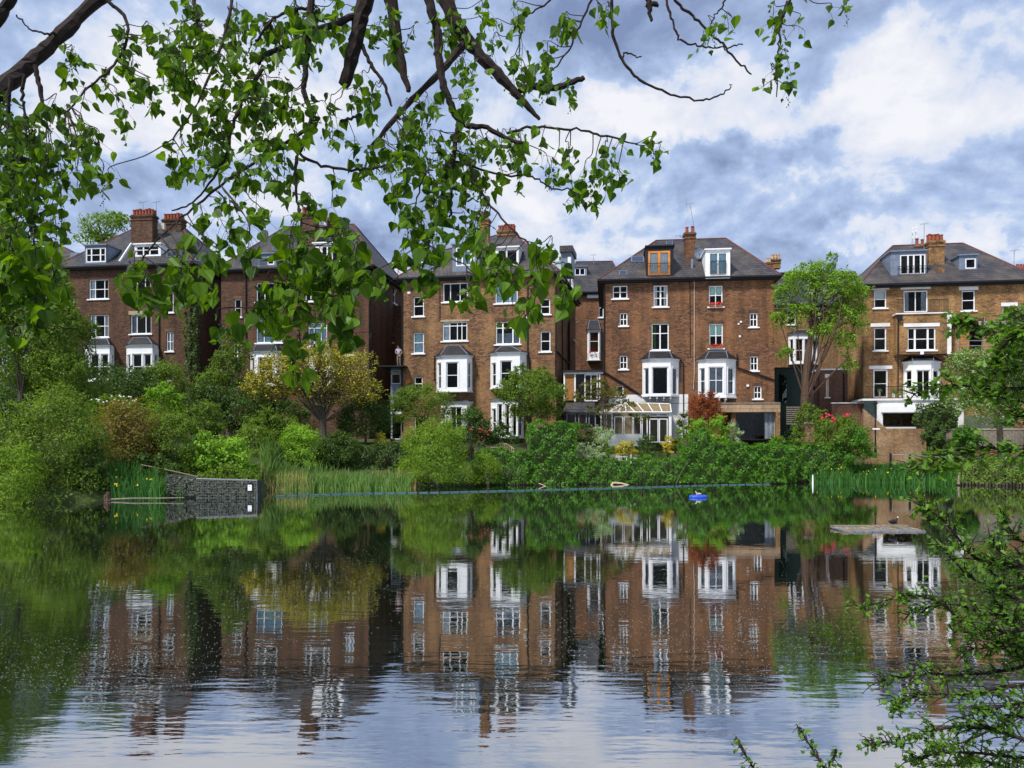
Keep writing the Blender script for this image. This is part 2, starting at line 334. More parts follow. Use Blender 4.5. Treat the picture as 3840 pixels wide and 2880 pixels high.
class Frame:
    """a local frame: x along a facade (to the right), y into the building, z up from its base"""
    def __init__(s, px, Y, rot, zb, name=None, label=None, cat=None, group=None, K=(0, 0, 1)):
        o = P(px, HY, Y); s.o = Vector((o.x, o.y, zb)); s.a = R(rot); s.K = K
        s.ex = Vector((math.cos(s.a), -math.sin(s.a), 0)); s.ey = Vector((math.sin(s.a), math.cos(s.a), 0))
        s.root = empty(name, s.o, -s.a, label, cat, group) if name else None
    def sub(s, px, yo, zb, name, label, cat, group=None, K=None):
        n = Frame.__new__(Frame); u = s.u(px, yo); n.o = s.o+s.ex*u+s.ey*yo; n.o.z = zb; n.a = s.a; n.ex = s.ex; n.ey = s.ey; n.K = K or s.K
        n.root = empty(name, n.o, -s.a, label, cat, group); return n
    def hit(s, x, y, yo=0.0):
        px = s.K[0]+x*s.K[2]; py = s.K[1]+y*s.K[2]
        d = Vector(((px-CX)/F, 1, -(py-HY)/F)); o = Vector((0, 0, CZ))-s.o
        t = (yo-o.dot(s.ey))/d.dot(s.ey); p = o+d*t
        return p.dot(s.ex), p.z
    def u(s, x, yo=0.0): return s.hit(x, (HY-s.K[1])/s.K[2], yo)[0]
    def rect(s, r, yo=0.0):
        x0, y0, x1, y1 = r; xm, ym = (x0+x1)/2, (y0+y1)/2
        return s.hit(x0, ym, yo)[0], s.hit(x1, ym, yo)[0], s.hit(xm, y1, yo)[1], s.hit(xm, y0, yo)[1]
    def bx(s, mb, r, y0, y1, tf=ident):
        u0, u1, z0, z1 = s.rect(r, y0); return mb.box(u0, u1, y0, y1, z0, z1, tf)
    def part(s, name, mat, r, y0, y1, parent=None):
        return s.bx(MB(), r, y0, y1).build(name, M[mat], parent or s.root)
    def path(s, pts, yo): return [(lambda h: (h[0], yo, h[1]))(s.hit(x, y, yo)) for x, y in pts]

def panel(mb, w0, w1, z0, z1, ops, t=.25, tf=ident):
    """wall slab with real openings: ops = [(u0,u1,za,zb)]"""
    ops = [(max(a, w0+.01), min(b, w1-.01), max(c, z0+.01), min(d, z1-.01)) for a, b, c, d in ops if b > w0 and a < w1]
    us = sorted({round(v, 4) for o in ops for v in o[:2]} | {round(w0, 4), round(w1, 4)}); zs = sorted({round(v, 4) for o in ops for v in o[2:]} | {round(z0, 4), round(z1, 4)})
    for i in range(len(us)-1):
        for j in range(len(zs)-1):
            cu, cz = (us[i]+us[i+1])/2, (zs[j]+zs[j+1])/2
            if any(a < cu < b and c < cz < d for a, b, c, d in ops): continue
            a, b, c, d = us[i], us[i+1], zs[j], zs[j+1]
            mb.quad((a, 0, c), (b, 0, c), (b, 0, d), (a, 0, d), tf); mb.quad((a, t, c), (a, t, d), (b, t, d), (b, t, c), tf)
    for a, b, c, d in ops:
        mb.quad((a, 0, c), (a, t, c), (b, t, c), (b, 0, c), tf); mb.quad((a, 0, d), (b, 0, d), (b, t, d), (a, t, d), tf)
        mb.quad((a, 0, c), (a, 0, d), (a, t, d), (a, t, c), tf); mb.quad((b, 0, c), (b, t, c), (b, t, d), (b, 0, d), tf)
def window(parent, u0, u1, z0, z1, vs=(), hs=(), curtain=None, sill=True, tf=ident, inset=.10, bw=.085, mw=.06, mat='white', glass='glass', name='window', thick=None, top=0):
    mb = MB(); t0, t1 = inset, inset+.08
    mb.box(u0, u0+bw, t0, t1, z0, z1, tf).box(u1-bw, u1, t0, t1, z0, z1, tf)
    mb.box(u0+bw, u1-bw, t0, t1, z0, z0+bw, tf).box(u0+bw, u1-bw, t0, t1, z1-bw-top, z1, tf)
    iu0, iu1, iz0, iz1 = u0+bw, u1-bw, z0+bw, z1-bw-top
    tk = thick or mw
    uc = [iu0]
    for v in vs:
        c = iu0+(iu1-iu0)*v; mb.box(c-tk/2, c+tk/2, t0+.005, t1-.005, iz0, iz1, tf); uc += [c-tk/2, c+tk/2]
    uc.append(iu1); zc = [iz0]
    for h in sorted(1-h for h in hs): 
        c = iz0+(iz1-iz0)*h
        for i in range(0, len(uc), 2): mb.box(uc[i], uc[i+1], t0+.01, t1-.012, c-mw/2, c+mw/2, tf)
        zc += [c-mw/2, c+mw/2]
    zc.append(iz1)
    w = mb.build(name, M[mat], parent)
    for i in range(0, len(uc), 2):
        for j in range(0, len(zc), 2):
            MB().quad((uc[i], t0+.05, zc[j]), (uc[i+1], t0+.05, zc[j]), (uc[i+1], t0+.05, zc[j+1]), (uc[i], t0+.05, zc[j+1]), tf).build('pane', M[glass], w)
    if sill: MB().box(u0-.14, u1+.14, -.10, inset+.02, z0-.11, z0-.002, tf).build('sill', M['white'], w)
    if curtain:
        kind, cm = curtain if isinstance(curtain, tuple) else (curtain, 'curtain'); segs = []
        wd = iu1-iu0
        if kind == 'full': segs = [(iu0, iu1, iz0, iz1)]
        elif kind == 'sides': segs = [(iu0, iu0+wd*.22, iz0, iz1), (iu1-wd*.22, iu1, iz0, iz1)]
        elif kind == 'left': segs = [(iu0, iu0+wd*.25, iz0, iz1)]
        elif kind == 'right': segs = [(iu1-wd*.3, iu1, iz0, iz1)]
        elif kind == 'top': segs = [(iu0, iu1, iz0+(iz1-iz0)*.55, iz1)]
        elif kind == 'low': segs = [(iu0, iu1, iz0, iz0+(iz1-iz0)*.5)]
        for a, b, c, d in segs:
            cmb = MB(); n = max(4, int((b-a)/.05)); ps = []
            for k in range(n+1):
                uu = a+(b-a)*k/n; dd = t1+.07+.025*math.sin(k*2.1); ps += [(uu, dd, c), (uu, dd, d)]
            cmb.pts(ps, [(2*k, 2*k+2, 2*k+3, 2*k+1) for k in range(n)], tf)
            cmb.build('blind' if kind == 'top' else 'curtain', M[cm], w)
    return w
def railing(fr, name, r, yo, n, parent=None, depth=.02):
    u0, u1, z0, z1 = fr.rect(r, yo); mb = MB()
    mb.box(u0, u1, yo, yo+.04, z1-.04, z1).box(u0, u1, yo, yo+.04, z0, z0+.03)
    for i in range(n+1):
        c = u0+(u1-u0)*i/n; mb.box(c-.011, c+.011, yo+.008, yo+.03, z0+.03, z1-.04)
    return mb.build(name, M['black'], parent or fr.root)
def facet_tf(a, b, zoff=0):
    a, b = Vector(a), Vector(b); e = (b-a).normalized(); n = Vector((-e.y, e.x))
    if n.y < 0: n = -n
    return (lambda u, d, z: (a.x+e.x*u+n.x*d, a.y+e.y*u+n.y*d, z)), (b-a).length
def bay(fr, body, fx, proj, wins, sides, roof, mat='white', roofmat='slateD', brackets=False, curtain_side=None, base=None, side_hs=(.5,)):
    """canted bay: body rect (outer), fx=(x0,x1) of the front face, wins: front windows, roof=(x0,ytop,x1): hip"""
    x0, y0, x1, y1 = body
    ua, ub = fr.u(x0, 0), fr.u(x1, 0); fa, fb = fr.u(fx[0], -proj), fr.u(fx[1], -proj)
    zt = fr.hit((x0+x1)/2, y0, -proj)[1]; zb = fr.hit((x0+x1)/2, y1, -proj)[1]
    root = MB().prism([(ua-.06, -.003), (fa-.05, -proj-.07), (fb+.05, -proj-.07), (ub+.06, -.003)], zb-.12, zb)
    b = root.build('bay_window', M[mat], fr.root)
    pts = [(ua, -.002), (fa, -proj), (fb, -proj), (ub, -.002)]
    specs = []
    for i in range(3):
        tf, w = facet_tf(pts[i], pts[i+1])
        if i == 1:
            ops = []
            for (r, vs, hs, cu) in wins:
                a, c, za, zc = fr.rect(r, -proj); ops.append((a-fa, c-fa, za, zc, vs, hs, cu))
        else:
            za, zc = fr.hit((x0+x1)/2, sides[1], -proj)[1], fr.hit((x0+x1)/2, sides[0], -proj)[1]
            ops = [(w*.22, w*.80, za, zc, (), side_hs, curtain_side)]
        mb = MB(); panel(mb, 0, w, zb, zt, [o[:4] for o in ops], .14, tf)
        mb.build('bay_wall', M[mat], b)
        for (a, c, za, zc, vs, hs, cu) in ops:
            window(fr.root, a+.002, c-.002, za+.002, zc-.002, vs, hs, cu, False, tf, inset=.05, bw=.06, mw=.05)
        # pilasters and moulded hood over each facet
        mb = MB()
        for (a, c, za, zc, *_r) in ops:
            mb.box(a-.05, c+.05, -.045, -.002, zc+.03, zc+.11, tf)
            for q in (a-.09, c+.03): mb.box(q, q+.06, -.035, -.002, za, zc+.03, tf)
        mb.build('moulding', M[mat], b)
    # cornice
    e = .12
    MB().prism([(ua-e, -.003), (fa-e*.6, -proj-e), (fb+e*.6, -proj-e), (ub+e, -.003)], zt, zt+.12).build('cornice', M[mat], b)
    rx0, ry, rx1 = roof; zr = fr.hit((rx0+rx1)/2, ry, 0)[1]; ra, rb = fr.u(rx0, 0), fr.u(rx1, 0); g = .22
    zt2 = zt+.125
    ps = [(ua-g, -.003, zt2), (fa-g*.6, -proj-g, zt2), (fb+g*.6, -proj-g, zt2), (ub+g, -.003, zt2), (ra, -.003, zr), (rb, -.003, zr), (ra+.1, -.25*proj, zr), (rb-.1, -.25*proj, zr)]
    rf = MB().pts(ps, [(0, 1, 6, 4), (1, 2, 7, 6), (2, 3, 5, 7), (4, 6, 7, 5), (3, 2, 1, 0), (0, 4, 5, 3)]).build('bay_roof', M[roofmat], b)
    mb = MB()
    for p, q in ((1, 6), (2, 7)): mb.tube([ps[p], ps[q]], .035, 5)
    mb.tube([ps[6], ps[7]], .035, 5); mb.build('lead_flashing', M['lead'], b)
    if brackets:
        mb = MB()
        for k in range(4):
            c = fa+(fb-fa)*(k/3); mb.box(c-.07, c+.07, -proj+.02, -.004, zb-.30, zb-.125).box(c-.05, c+.05, -proj*.55, -.004, zb-.5, zb-.30)
        mb.build('bracket', M['white'], b)
    if base:
        zz = fr.hit((x0+x1)/2, base[0], -proj)[1]
        mb = MB(); mb.prism([(ua+.02, -.002), (fa+.02, -proj+.03), (fb-.02, -proj+.03), (ub-.02, -.002)], zz, zb-.122); mb.build('bay_base', M[base[1]], b)
    return (ua+.05, ub-.05, zb, zt)

class House(Frame):
    def __init__(s, K, cx0, cx1, Yl, rot, zb, depth, eave, ridge, brick, label, roofmat='slate', over=.45, name='brick_house', group='brick houses along the far bank', mans=None, cat='house'):
        super().__init__(K[0]+cx0*K[2], Yl, rot, zb, name, label, cat, group, K)
        s.W = s.u(cx1); s.D = depth; s.brick = brick; s.ops = []; s.sops = []; s.roofmat = roofmat
        s.ze = s.hit((cx0+cx1)/2, eave, 0)[1]
        s.over = over; o = over; ym = depth*.5
        (rx0, rx1, ry) = ridge; r0, z_r = s.hit(rx0, ry, ym); r1, _ = s.hit(rx1, ry, ym); s.zr = z_r
        a, b, f, k = -o, s.W+o, -o, depth+o; ze = s.ze
        if mans:
            my, inx = mans     # a steep lower slope up to crop row my, then shallow
            zm = s.hit((rx0+rx1)/2, my, inx)[1]; s.slope = [(f, ze), (inx, zm)]
            ps = [(a, f, ze), (b, f, ze), (b, k, ze), (a, k, ze), (a+inx+o, inx, zm), (b-inx-o, inx, zm), (b-inx-o, k-inx-o, zm), (a+inx+o, k-inx-o, zm), (r0, ym, z_r), (r1, ym, z_r)]
            fs = [(0, 1, 5, 4), (1, 2, 6, 5), (2, 3, 7, 6), (3, 0, 4, 7), (4, 5, 9, 8), (5, 6, 9), (6, 7, 8, 9), (7, 4, 8), (3, 2, 1, 0)]
            rids = [(8, 9), (4, 8), (5, 9), (0, 4), (1, 5)]
        else:
            s.slope = [(f, ze), (ym, z_r)]
            ps = [(a, f, ze), (b, f, ze), (b, k, ze), (a, k, ze), (r0, ym, z_r), (r1, ym, z_r)]
            fs = [(0, 1, 5, 4), (1, 2, 5), (2, 3, 4, 5), (3, 0, 4), (3, 2, 1, 0)]
            rids = [(4, 5), (0, 4), (1, 5), (2, 5), (3, 4)]
        s.roof = MB().pts(ps, fs).build('roof', M[roofmat], s.root)
        mb = MB()
        for p, q in rids: mb.tube([ps[p], ps[q]], .075, 5)
        mb.build('ridge_tiles', M['tilecap'], s.roof)
        mb = MB(); g = .11
        mb.box(a-g, b+g, f-g, f+.0, ze-.14, ze-.005).box(b, b+g, f, k, ze-.14, ze-.005).box(a-g, a, f, k, ze-.14, ze-.005); mb.build('gutter', M['gutter'], s.root)
        MB().box(a+.06, b-.06, f+.05, k-.05, ze-.30, ze-.01).build('soffit', M['gutter'], s.root)  # near-black colour paints the shadow strip under the eaves
    def roofhit(s, x, y):
        px = s.K[0]+x*s.K[2]; py = s.K[1]+y*s.K[2]
        d = Vector(((px-CX)/F, 1, -(py-HY)/F)); o = Vector((0, 0, CZ))-s.o
        du, dy, dz = d.dot(s.ex), d.dot(s.ey), d.z; ou, oy, oz = o.dot(s.ex), o.dot(s.ey), o.z
        (y0, z0), (y1, z1) = s.slope; k = (z1-z0)/(y1-y0)
        t = (z0+k*(oy-y0)-oz)/(dz-k*dy)
        return ou+du*t, oy+dy*t, oz+dz*t
    def win(s, r, vs=(), hs=(), curtain=None, lintel='soldierR', sill=True, lr=None, **kw):
        u0, u1, z0, z1 = s.rect(r, 0); s.ops.append((u0, u1, z0, z1))
        w = window(s.root, u0+.003, u1-.003, z0+.003, z1-.003, vs, hs, curtain, sill, **kw)
        if lr: s.part('lintel', lintel, lr, -.035, -.002)
        elif lintel: MB().box(u0-.10, u1+.10, -.012, -.0015, z1+.01, z1+.26).build('lintel', M[lintel], s.root)
        return w
    def bay(s, *a, **k): s.ops.append(bay(s, *a, **k))
    def walls(s, side_ops=(), lside_ops=()):
        t = .25
        mb = MB(); panel(mb, 0, s.W, 0, s.ze-.3, s.ops, t); mb.build('front_wall', M[s.brick], s.root)
        tf = lambda u, d, z: (s.W-d, u, z)
        mb = MB(); panel(mb, t+.001, s.D, 0, s.ze-.3, list(side_ops), t, tf); mb.build('side_wall', M[s.brick], s.root)
        tf2 = lambda u, d, z: (d, u, z)
        mb = MB(); panel(mb, t+.001, s.D, 0, s.ze-.3, list(lside_ops), t, tf2); mb.build('side_wall', M[s.brick], s.root)
        MB().box(.26, s.W-.26, s.D-.25, s.D, 0, s.ze-.3).build('rear_wall', M[s.brick], s.root)
        MB().box(.26, s.W-.26, 4.5, 4.6, 0, s.ze-.32).build('inner_wall', M['greywood'], s.root)
    def side_win(s, r, vs=(), hs=(.5,)):
        """window in the right hand side wall, given by picture rows and columns"""
        def hx(x, y):
            px = s.K[0]+x*s.K[2]; py = s.K[1]+y*s.K[2]; d = Vector(((px-CX)/F, 1, -(py-HY)/F)); o = Vector((0, 0, CZ))-s.o
            t = (s.W-o.dot(s.ex))/d.dot(s.ex); p = o+d*t; return p.dot(s.ey), p.z
        x0, y0, x1, y1 = r; xm = (x0+x1)/2; ym = (y0+y1)/2
        a, b = sorted((hx(x0, ym)[0], hx(x1, ym)[0])); z0, z1 = hx(xm, y1)[1], hx(xm, y0)[1]
        if b-a > 2.2: b = a+1.2
        if a < .3 or b > s.D-.3 or b-a < .3: a = min(max(a, .5), s.D-2); b = a+1.0
        tf = lambda u, d, z: (s.W-d, u, z)
        window(s.root, a+.003, b-.003, z0+.003, z1-.003, vs, hs, None, True, tf)
        return (a, b, z0, z1)
    def dormer(s, box, win, vs=(), hs=(), mat='lead', wmat='white', rail=None, curtain=None, roof='flat', face=None, nrail=14, bw=.09):
        """box and win are picture rects; front stands where the roof slope meets the rect's foot"""
        x0, y0, x1, y1 = box; _, yf, _ = s.roofhit((x0+x1)/2, y1)
        u0, u1, z0, z1 = s.rect(box, yf); (ya, za), (yb, zb_) = s.slope; k = (zb_-za)/(yb-ya)
        back = min(ya+(z1-za)/k, s.D*.5+1.0)
        w0, w1, a0, a1 = s.rect(win, yf)
        tf = lambda u, d, z: (u, yf+d, z)
        mb = MB(); panel(mb, u0, u1, z0-.15, z1, [(w0, w1, a0, a1)], .12, tf); d = mb.build('dormer', M[face or mat], s.root)
        mb = MB(); mb.box(u0, u0+.1, yf+.121, back, z0-.02, z1).build('dormer_cheek', M[mat], d); MB().box(u1-.1, u1, yf+.121, back, z0-.02, z1).build('dormer_cheek', M[mat], d)
        MB().box(u0-.1, u1+.1, yf-.14, back, z1+.002, z1+.11).build('dormer_roof', M[mat if roof == 'flat' else roof], d)
        MB().box(u0+.12, u1-.12, yf+1.6, yf+1.65, z0, z1-.02).build('dormer_back', M['greywood'], d)
        window(s.root, w0+.003, w1-.003, a0+.003, a1-.003, vs, hs, curtain, False, tf, inset=.02, bw=bw, mat=wmat, thick=bw*1.3)
        if rail: railing(s, 'balcony_rail', rail, yf-.12, nrail)
        return yf
    def skylight(s, r, mat='skyglass'):
        x0, y0, x1, y1 = r
        c = [s.roofhit(x0, y1), s.roofhit(x1, y1), s.roofhit(x1, y0), s.roofhit(x0, y0)]
        (ya, za), (yb, zb_) = s.slope; n = Vector((0, -(zb_-za), yb-ya)).normalized()
        c = [Vector(p) for p in c]; mid = sum(c, Vector())/4
        out = [p+n*.07 for p in c]; inn = [p+(mid-p)*.12+n*.075 for p in c]
        mb = MB(); mb.pts([tuple(p) for p in c+out], [(0, 1, 5, 4), (1, 2, 6, 5), (2, 3, 7, 6), (3, 0, 4, 7), (4, 5, 6, 7)])
        w = mb.build('skylight', M['lead'], s.root); MB().quad(*[tuple(p) for p in inn]).build('pane', M[mat], w)
    def chimney(s, r, y0, dep, pots, potmat='pot', mat=None, poth=None, taper=True):
        u0, u1, z0, z1 = s.rect(r, y0); mb = MB(); h = z1-z0
        mb.box(u0, u1, y0, y0+dep, z0, z1-.55)
        mb.box(u0-.06, u1+.06, y0-.06, y0+dep+.06, z1-.55, z1-.46).box(u0+.0, u1-.0, y0, y0+dep, z1-.46, z1-.3)
        mb.box(u0-.05, u1+.05, y0-.05, y0+dep+.05, z1-.3, z1-.2).box(u0-.1, u1+.1, y0-.1, y0+dep+.1, z1-.2, z1-.1).box(u0-.02, u1+.02, y0-.02, y0+dep+.02, z1-.1, z1)
        c = mb.build('chimney', M[mat or s.brick], s.root)
        rr = random.Random(len(bpy.data.objects))
        ph = poth or .55
        for i in range(pots):
            uu = u0+(u1-u0)*(i+.5)/pots; pr = min(.14, (u1-u0)/pots*.46); hh = ph*rr.uniform(.85, 1.1)
            for yy in ((y0+dep*.3,) if pots < 3 else (y0+dep*.3, y0+dep*.7)):
                m = MB(); m.cyl((uu, yy), pr*1.05, z1, z1+hh*.85, 9, pr*.9); m.cyl((uu, yy), pr*1.12, z1+hh*.85, z1+hh, 9); m.build('chimney_pot', M[potmat], c)
        return c
    def pipe(s, pts, r=.05, yo=-.07, mat='gutter', name='drainpipe'):
        MB().tube(s.path(pts, yo), r, 6).build(name, M[mat], s.root)
    def aerial(s, base, top, y0, label, style=0, name='tv_aerial'):
        bu, bz = s.hit(*base, y0); tu, tz = s.hit(*top, y0)
        o = s.o+s.ex*bu+s.ey*y0; root = empty(name, (o.x, o.y, s.o.z+bz), -s.a, label, 'aerial')
        p = Vector((tu-bu, 0, tz-bz)); MB().tube([(0, 0, 0), p], .025, 6).build('mast', M['aluminium'], root)
        mb = MB(); L_ = .7 if style != 2 else .5
        if style == 2:
            for q in (.0, .3, -.5): mb.box(p.x-.06, p.x+.06, -.05, .05, p.z+q-.2, p.z+q)
            mb.build('antenna_panel', M['white'], root); return
        mb.tube([p+Vector((-L_*.5, 0, .0)), p+Vector((L_*.5, 0, .08))], .015, 5)
        for i in range(7):
            q = p+Vector((-L_*.5+L_*i/6, 0, .08*i/6)); mb.tube([q+Vector((0, -.2, -.13)), q+Vector((0, .2, .13))], .009, 4)
        if style == 1:
            for i in range(4): mb.tube([p+Vector((-L_*.55, -.15, -.2+.13*i)), p+Vector((-L_*.35, .15, -.2+.13*i))], .009, 4)
        mb.build('elements', M['aluminium'], root)

# ------------------------------------------------------------------ terrain and water
SH = [(-400, 30), (-60, 33), (-23, 35.6), (-19.5, 38.8), (-17.3, 41), (-15.2, 43), (-14.6, 47.5), (-8, 50), (-6, 50.5), (0, 52.5), (6, 53.6), (10, 54), (17, 54.8), (18.3, 55.6), (23, 56.2), (30, 55), (34, 52), (60, 46), (400, 40)]
SX, SY = np.array([a for a, b in SH], float), np.array([b for a, b in SH], float)
def shore(x): return np.interp(x, SX, SY)+1.4
def height(x, y):
    d = y-shore(x)
    up = np.interp(d, [-3, -.4, 0, .7, 4, 8, 14, 60, 400], [-1.5, -.5, -.06, .55, 1.15, 2.75, 3.05, 4.2, 9])
    k = np.interp(x, [21, 27, 40], [1, .62, .62])
    up = np.where(up > 0, up*k, up)
    near = np.interp(y, [-50, 1.2, 3.0, 4.2, 5.5], [1.3, 1.22, .5, -.1, -1.5])
    return np.where(y < 6, near, up)
xs = np.concatenate([np.linspace(-900, -70, 20), np.linspace(-65, 65, 131), np.linspace(70, 900, 20)])
ys = np.concatenate([np.linspace(-60, 0, 8), np.linspace(.5, 6, 12), np.linspace(8, 30, 6), np.linspace(31, 75, 89), np.linspace(80, 1400, 40)])
GX, GY = np.meshgrid(xs, ys); GZ = height(GX, GY)
rng = np.random.default_rng(5)
GZ += np.where(GZ > .1, rng.normal(0, .03, GZ.shape), 0)
nx = len(xs)
me = bpy.data.meshes.new('ground'); fs = [(j*nx+i, j*nx+i+1, (j+1)*nx+i+1, (j+1)*nx+i) for j in range(len(ys)-1) for i in range(nx-1)]
me.from_pydata(np.stack([GX, GY, GZ], -1).reshape(-1, 3).tolist(), [], fs); me.polygons.foreach_set('use_smooth', [True]*len(fs))
link_mesh('ground', me, M['ground'], kind='structure')
MB().quad((-900, -60, 0), (900, -60, 0), (900, 62, 0), (-900, 62, 0)).build('water', M['water'], kind='structure')
def gz(x, y): return float(height(np.array(float(x)), np.array(float(y))))

# ------------------------------------------------------------------ houses
K1 = (200, 750, .42194); K2 = (800, 750, .42194); K3 = (1450, 800, .5424); K4 = (2200, 750, .5424); K5 = (2850, 800, .59674)
G1 = (0, 1200, .45208); G2 = (900, 1250, .45208); G3 = (1800, 1350, .40687); G4 = (2600, 1350, .56058)
GRP = 'semi-detached brick houses along the far bank'
# house 1, far left
H = House(K1, 60, 1218, 72, 8, 2.0, 12, 585, (700, 1160, 262), 'brick1', 'dark brick house at far left, two pot-topped chimneys joined by stucco wall', 'slate', group=GRP)
H.win((315, 705, 490, 880), (.28, .8), (.5,), 'left'); H.win((325, 1020, 492, 1220), (.25, .78), (.5,), 'sides')
H.win((690, 690, 865, 850), (.27, .72), ()); H.win((685, 1020, 870, 1190), (.27, .74), (), ('left', 'greycurt'), 'stone', lr=(668, 985, 882, 1018))
H.win((1000, 825, 1068, 1000), (), (.5,), 'right', 'soldier'); H.win((1003, 1170, 1066, 1345), (.5,), (.5,), 'full', 'soldier')
H.win((1000, 1485, 1065, 1610), (), (), None, 'soldierR', False); H.win((138, 850, 182, 1020), (), (.5,)); H.win((62, 1180, 120, 1300), (), (.5,))
H.bay((275, 1300, 528, 1600), (320, 500), .9, [((330, 1370, 405, 1590), (), (.5,), None), ((425, 1370, 488, 1590), (), (.5,), None)], (1370, 1590), (345, 1240, 500))
H.bay((650, 1295, 925, 1590), (695, 880), .9, [((705, 1370, 785, 1590), (), (.5,), None), ((805, 1370, 868, 1590), (), (.5,), None)], (1370, 1590), (715, 1225, 860))
H.walls()
H.dormer((280, 405, 470, 565), (290, 425, 465, 552), (.25, .75), (.5,)); H.dormer((722, 395, 955, 500), (735, 405, 940, 495), (.3, .6), (.4,), 'white')
H.skylight((1010, 468, 1090, 508)); H.skylight((1260, 520, 1330, 545))
H.chimney((690, 128, 880, 420), 3.2, .9, 7); H.chimney((968, 165, 1135, 300), 5.3, .9, 6)
H.part('parapet', 'cream', (880, 205, 985, 262), 4.0, 4.25); H.part('gable_wall', 'concrete', (775, 232, 890, 420), 4.15, 4.4)
MB().tube([(lambda q: (q[0], q[1], q[2]+.08))(H.roofhit(x, y)) for x, y in ((695, 395), (590, 555))], .12, 4).build('parapet_coping', M['render'], H.root)
H.pipe([(940, 610), (940, 1540)]); H.pipe([(1215, 620), (1215, 1600)]); H.pipe([(915, 1300), (932, 1330), (932, 1540)], .04, -.9*.2, 'white')
H.aerial((800, 125), (798, 22), 3.6, 'comb aerial beside the chimney of the leftmost house', 1); H.aerial((918, 215), (915, 22), 4.1, 'tall thin aerial between the two chimneys of the leftmost house', 0)
H1 = H
# house 2
H = House(K2, 70, 1390, 70.5, 8, 2.0, 12, 605, (640, 1250, 240), 'brick1', 'brown brick house behind hanging leaves with a blue skylight and red ridge tiles', 'slate', group=GRP)
H.win((380, 735, 560, 905), (.4,), (.42,)); H.win((815, 735, 1030, 900), (.2, .8), (.4,)); H.win((1170, 855, 1245, 1040), (.5,), (.45,), 'full', 'soldier')
H.win((185, 880, 248, 1040), (), (.5,), None, 'soldier'); H.win((380, 1045, 610, 1270), (.28, .72), (), ('full', 'bluecurt')); H.win((840, 1090, 1010, 1300), (.3, .7), (.2,), ('full', 'bluecurt'))
H.win((1165, 1210, 1245, 1380), (), (.5,), None, 'soldier'); H.win((175, 1220, 247, 1390), (.5,), (.5,), None, 'soldier')
H.bay((330, 1350, 610, 1640), (375, 560), .9, [((400, 1400, 530, 1630), (.5,), (.5,), None)], (1400, 1630), (380, 1290, 570))
H.bay((820, 1350, 1080, 1640), (860, 1040), .9, [((890, 1400, 1010, 1630), (.5,), (.5,), None)], (1400, 1630), (870, 1295, 1030))
H.walls([H.side_win((1598, 760, 1625, 920)), H.side_win((1590, 1100, 1615, 1270))])
H.dormer((890, 385, 1140, 572), (960, 405, 1120, 560), (.3, .6), (), 'white'); H.dormer((395, 480, 560, 585), (480, 500, 540, 575), (), (), 'lead', rail=(400, 520, 475, 572), nrail=8)
H.skylight((985, 282, 1155, 345)); H.skylight((530, 425, 590, 455))
H.chimney((770, 110, 905, 420), 2.6, 1.0, 3); H.chimney((975, 165, 1132, 260), 4.5, 1.0, 6, poth=.2)
H.part('air_conditioner', 'white', (952, 140, 997, 225), 3.9, 4.3)
H.pipe([(290, 650), (290, 1300)], .055); H.pipe([(280, 680), (400, 672)], .045)
H.pipe([(1385, 620), (1385, 1500)], .05)
H.aerial((925, 210), (915, 45), 3.4, 'aerial rising from the chimneys of the second house from the left', 1); H.aerial((1015, 165), (1020, 75), 4.8, 'low aerial over the broad chimney of the second house from the left', 0)
H2 = H
# house 3
H = House(K3, 105, 1172, 66, 11, 2.0, 14, 432, (765, 880, 150), 'brick3', 'ochre brick house in the middle with a steep slate attic and two white bays', 'slateP', group=GRP, mans=(242, 2.6))
H.win((183, 575, 257, 712), (), (.48,), None, 'soldier'); H.win((183, 825, 257, 968), (), (.48,), ('full', 'bluecurt'), 'soldier'); H.win((190, 1130, 248, 1225), (), (.5,), None, 'soldier')
H.win((388, 480, 560, 612), (.28, .7), (), None, None); H.win((385, 750, 557, 882), (.27, .6, .8), (.17,), ('left', 'curtain'), 'stone', lr=(372, 735, 572, 748))
H.win((750, 490, 905, 622), (.3, .67), (), ('full', 'bluecurt')); H.win((753, 748, 922, 905), (.27, .72), (.25,), ('low', 'greycurt'), 'soldierR', thick=.1)
H.win((1062, 590, 1130, 698), (), (.5,), None, 'soldier'); H.win((1062, 815, 1132, 956), (), (.48,), None, 'soldier'); H.win((1070, 1135, 1130, 1225), (), (), None, 'soldier')
H.win((190, 1400, 260, 1540), (), (), None, None, False)
H.bay((345, 990, 592, 1225), (385, 555), .95, [((413, 1030, 493, 1208), (), (.5,), None)], (1030, 1208), (415, 915, 515))
H.bay((718, 968, 968, 1200), (765, 922), .95, [((788, 1020, 865, 1190), (), (.5,), None)], (1030, 1190), (790, 920, 870))
H.bay((720, 1290, 948, 1545), (765, 905), .95, [((768, 1320, 800, 1538), (), (), None), ((820, 1320, 850, 1538), (), (), None), ((868, 1320, 900, 1538), (), (), None)], (1350, 1538), (790, 1285, 870), roofmat='lead')
H.bay((375, 1310, 592, 1545), (410, 555), .95, [((440, 1340, 520, 1530), (.5,), (), None)], (1345, 1530), (415, 1302, 515), roofmat='lead')
H.walls([H.side_win((1300, 490, 1322, 632)), H.side_win((1298, 745, 1318, 890)), (8.5, 9.4, 5.5, 7)])
H.dormer((455, 215, 640, 400), (478, 232, 607, 362), (.32, .85), (.18,), curtain=('full', 'bluecurt')); H.dormer((752, 238, 912, 362), (765, 248, 905, 358), (.45,), (), 'render', rail=(682, 322, 775, 358), nrail=10)  # full blue curtain paints the sky reflected in the attic glass
H.dormer((220, 300, 330, 400), (232, 312, 318, 340), (.5,), (), 'lead', curtain=('full', 'bluecurt'))
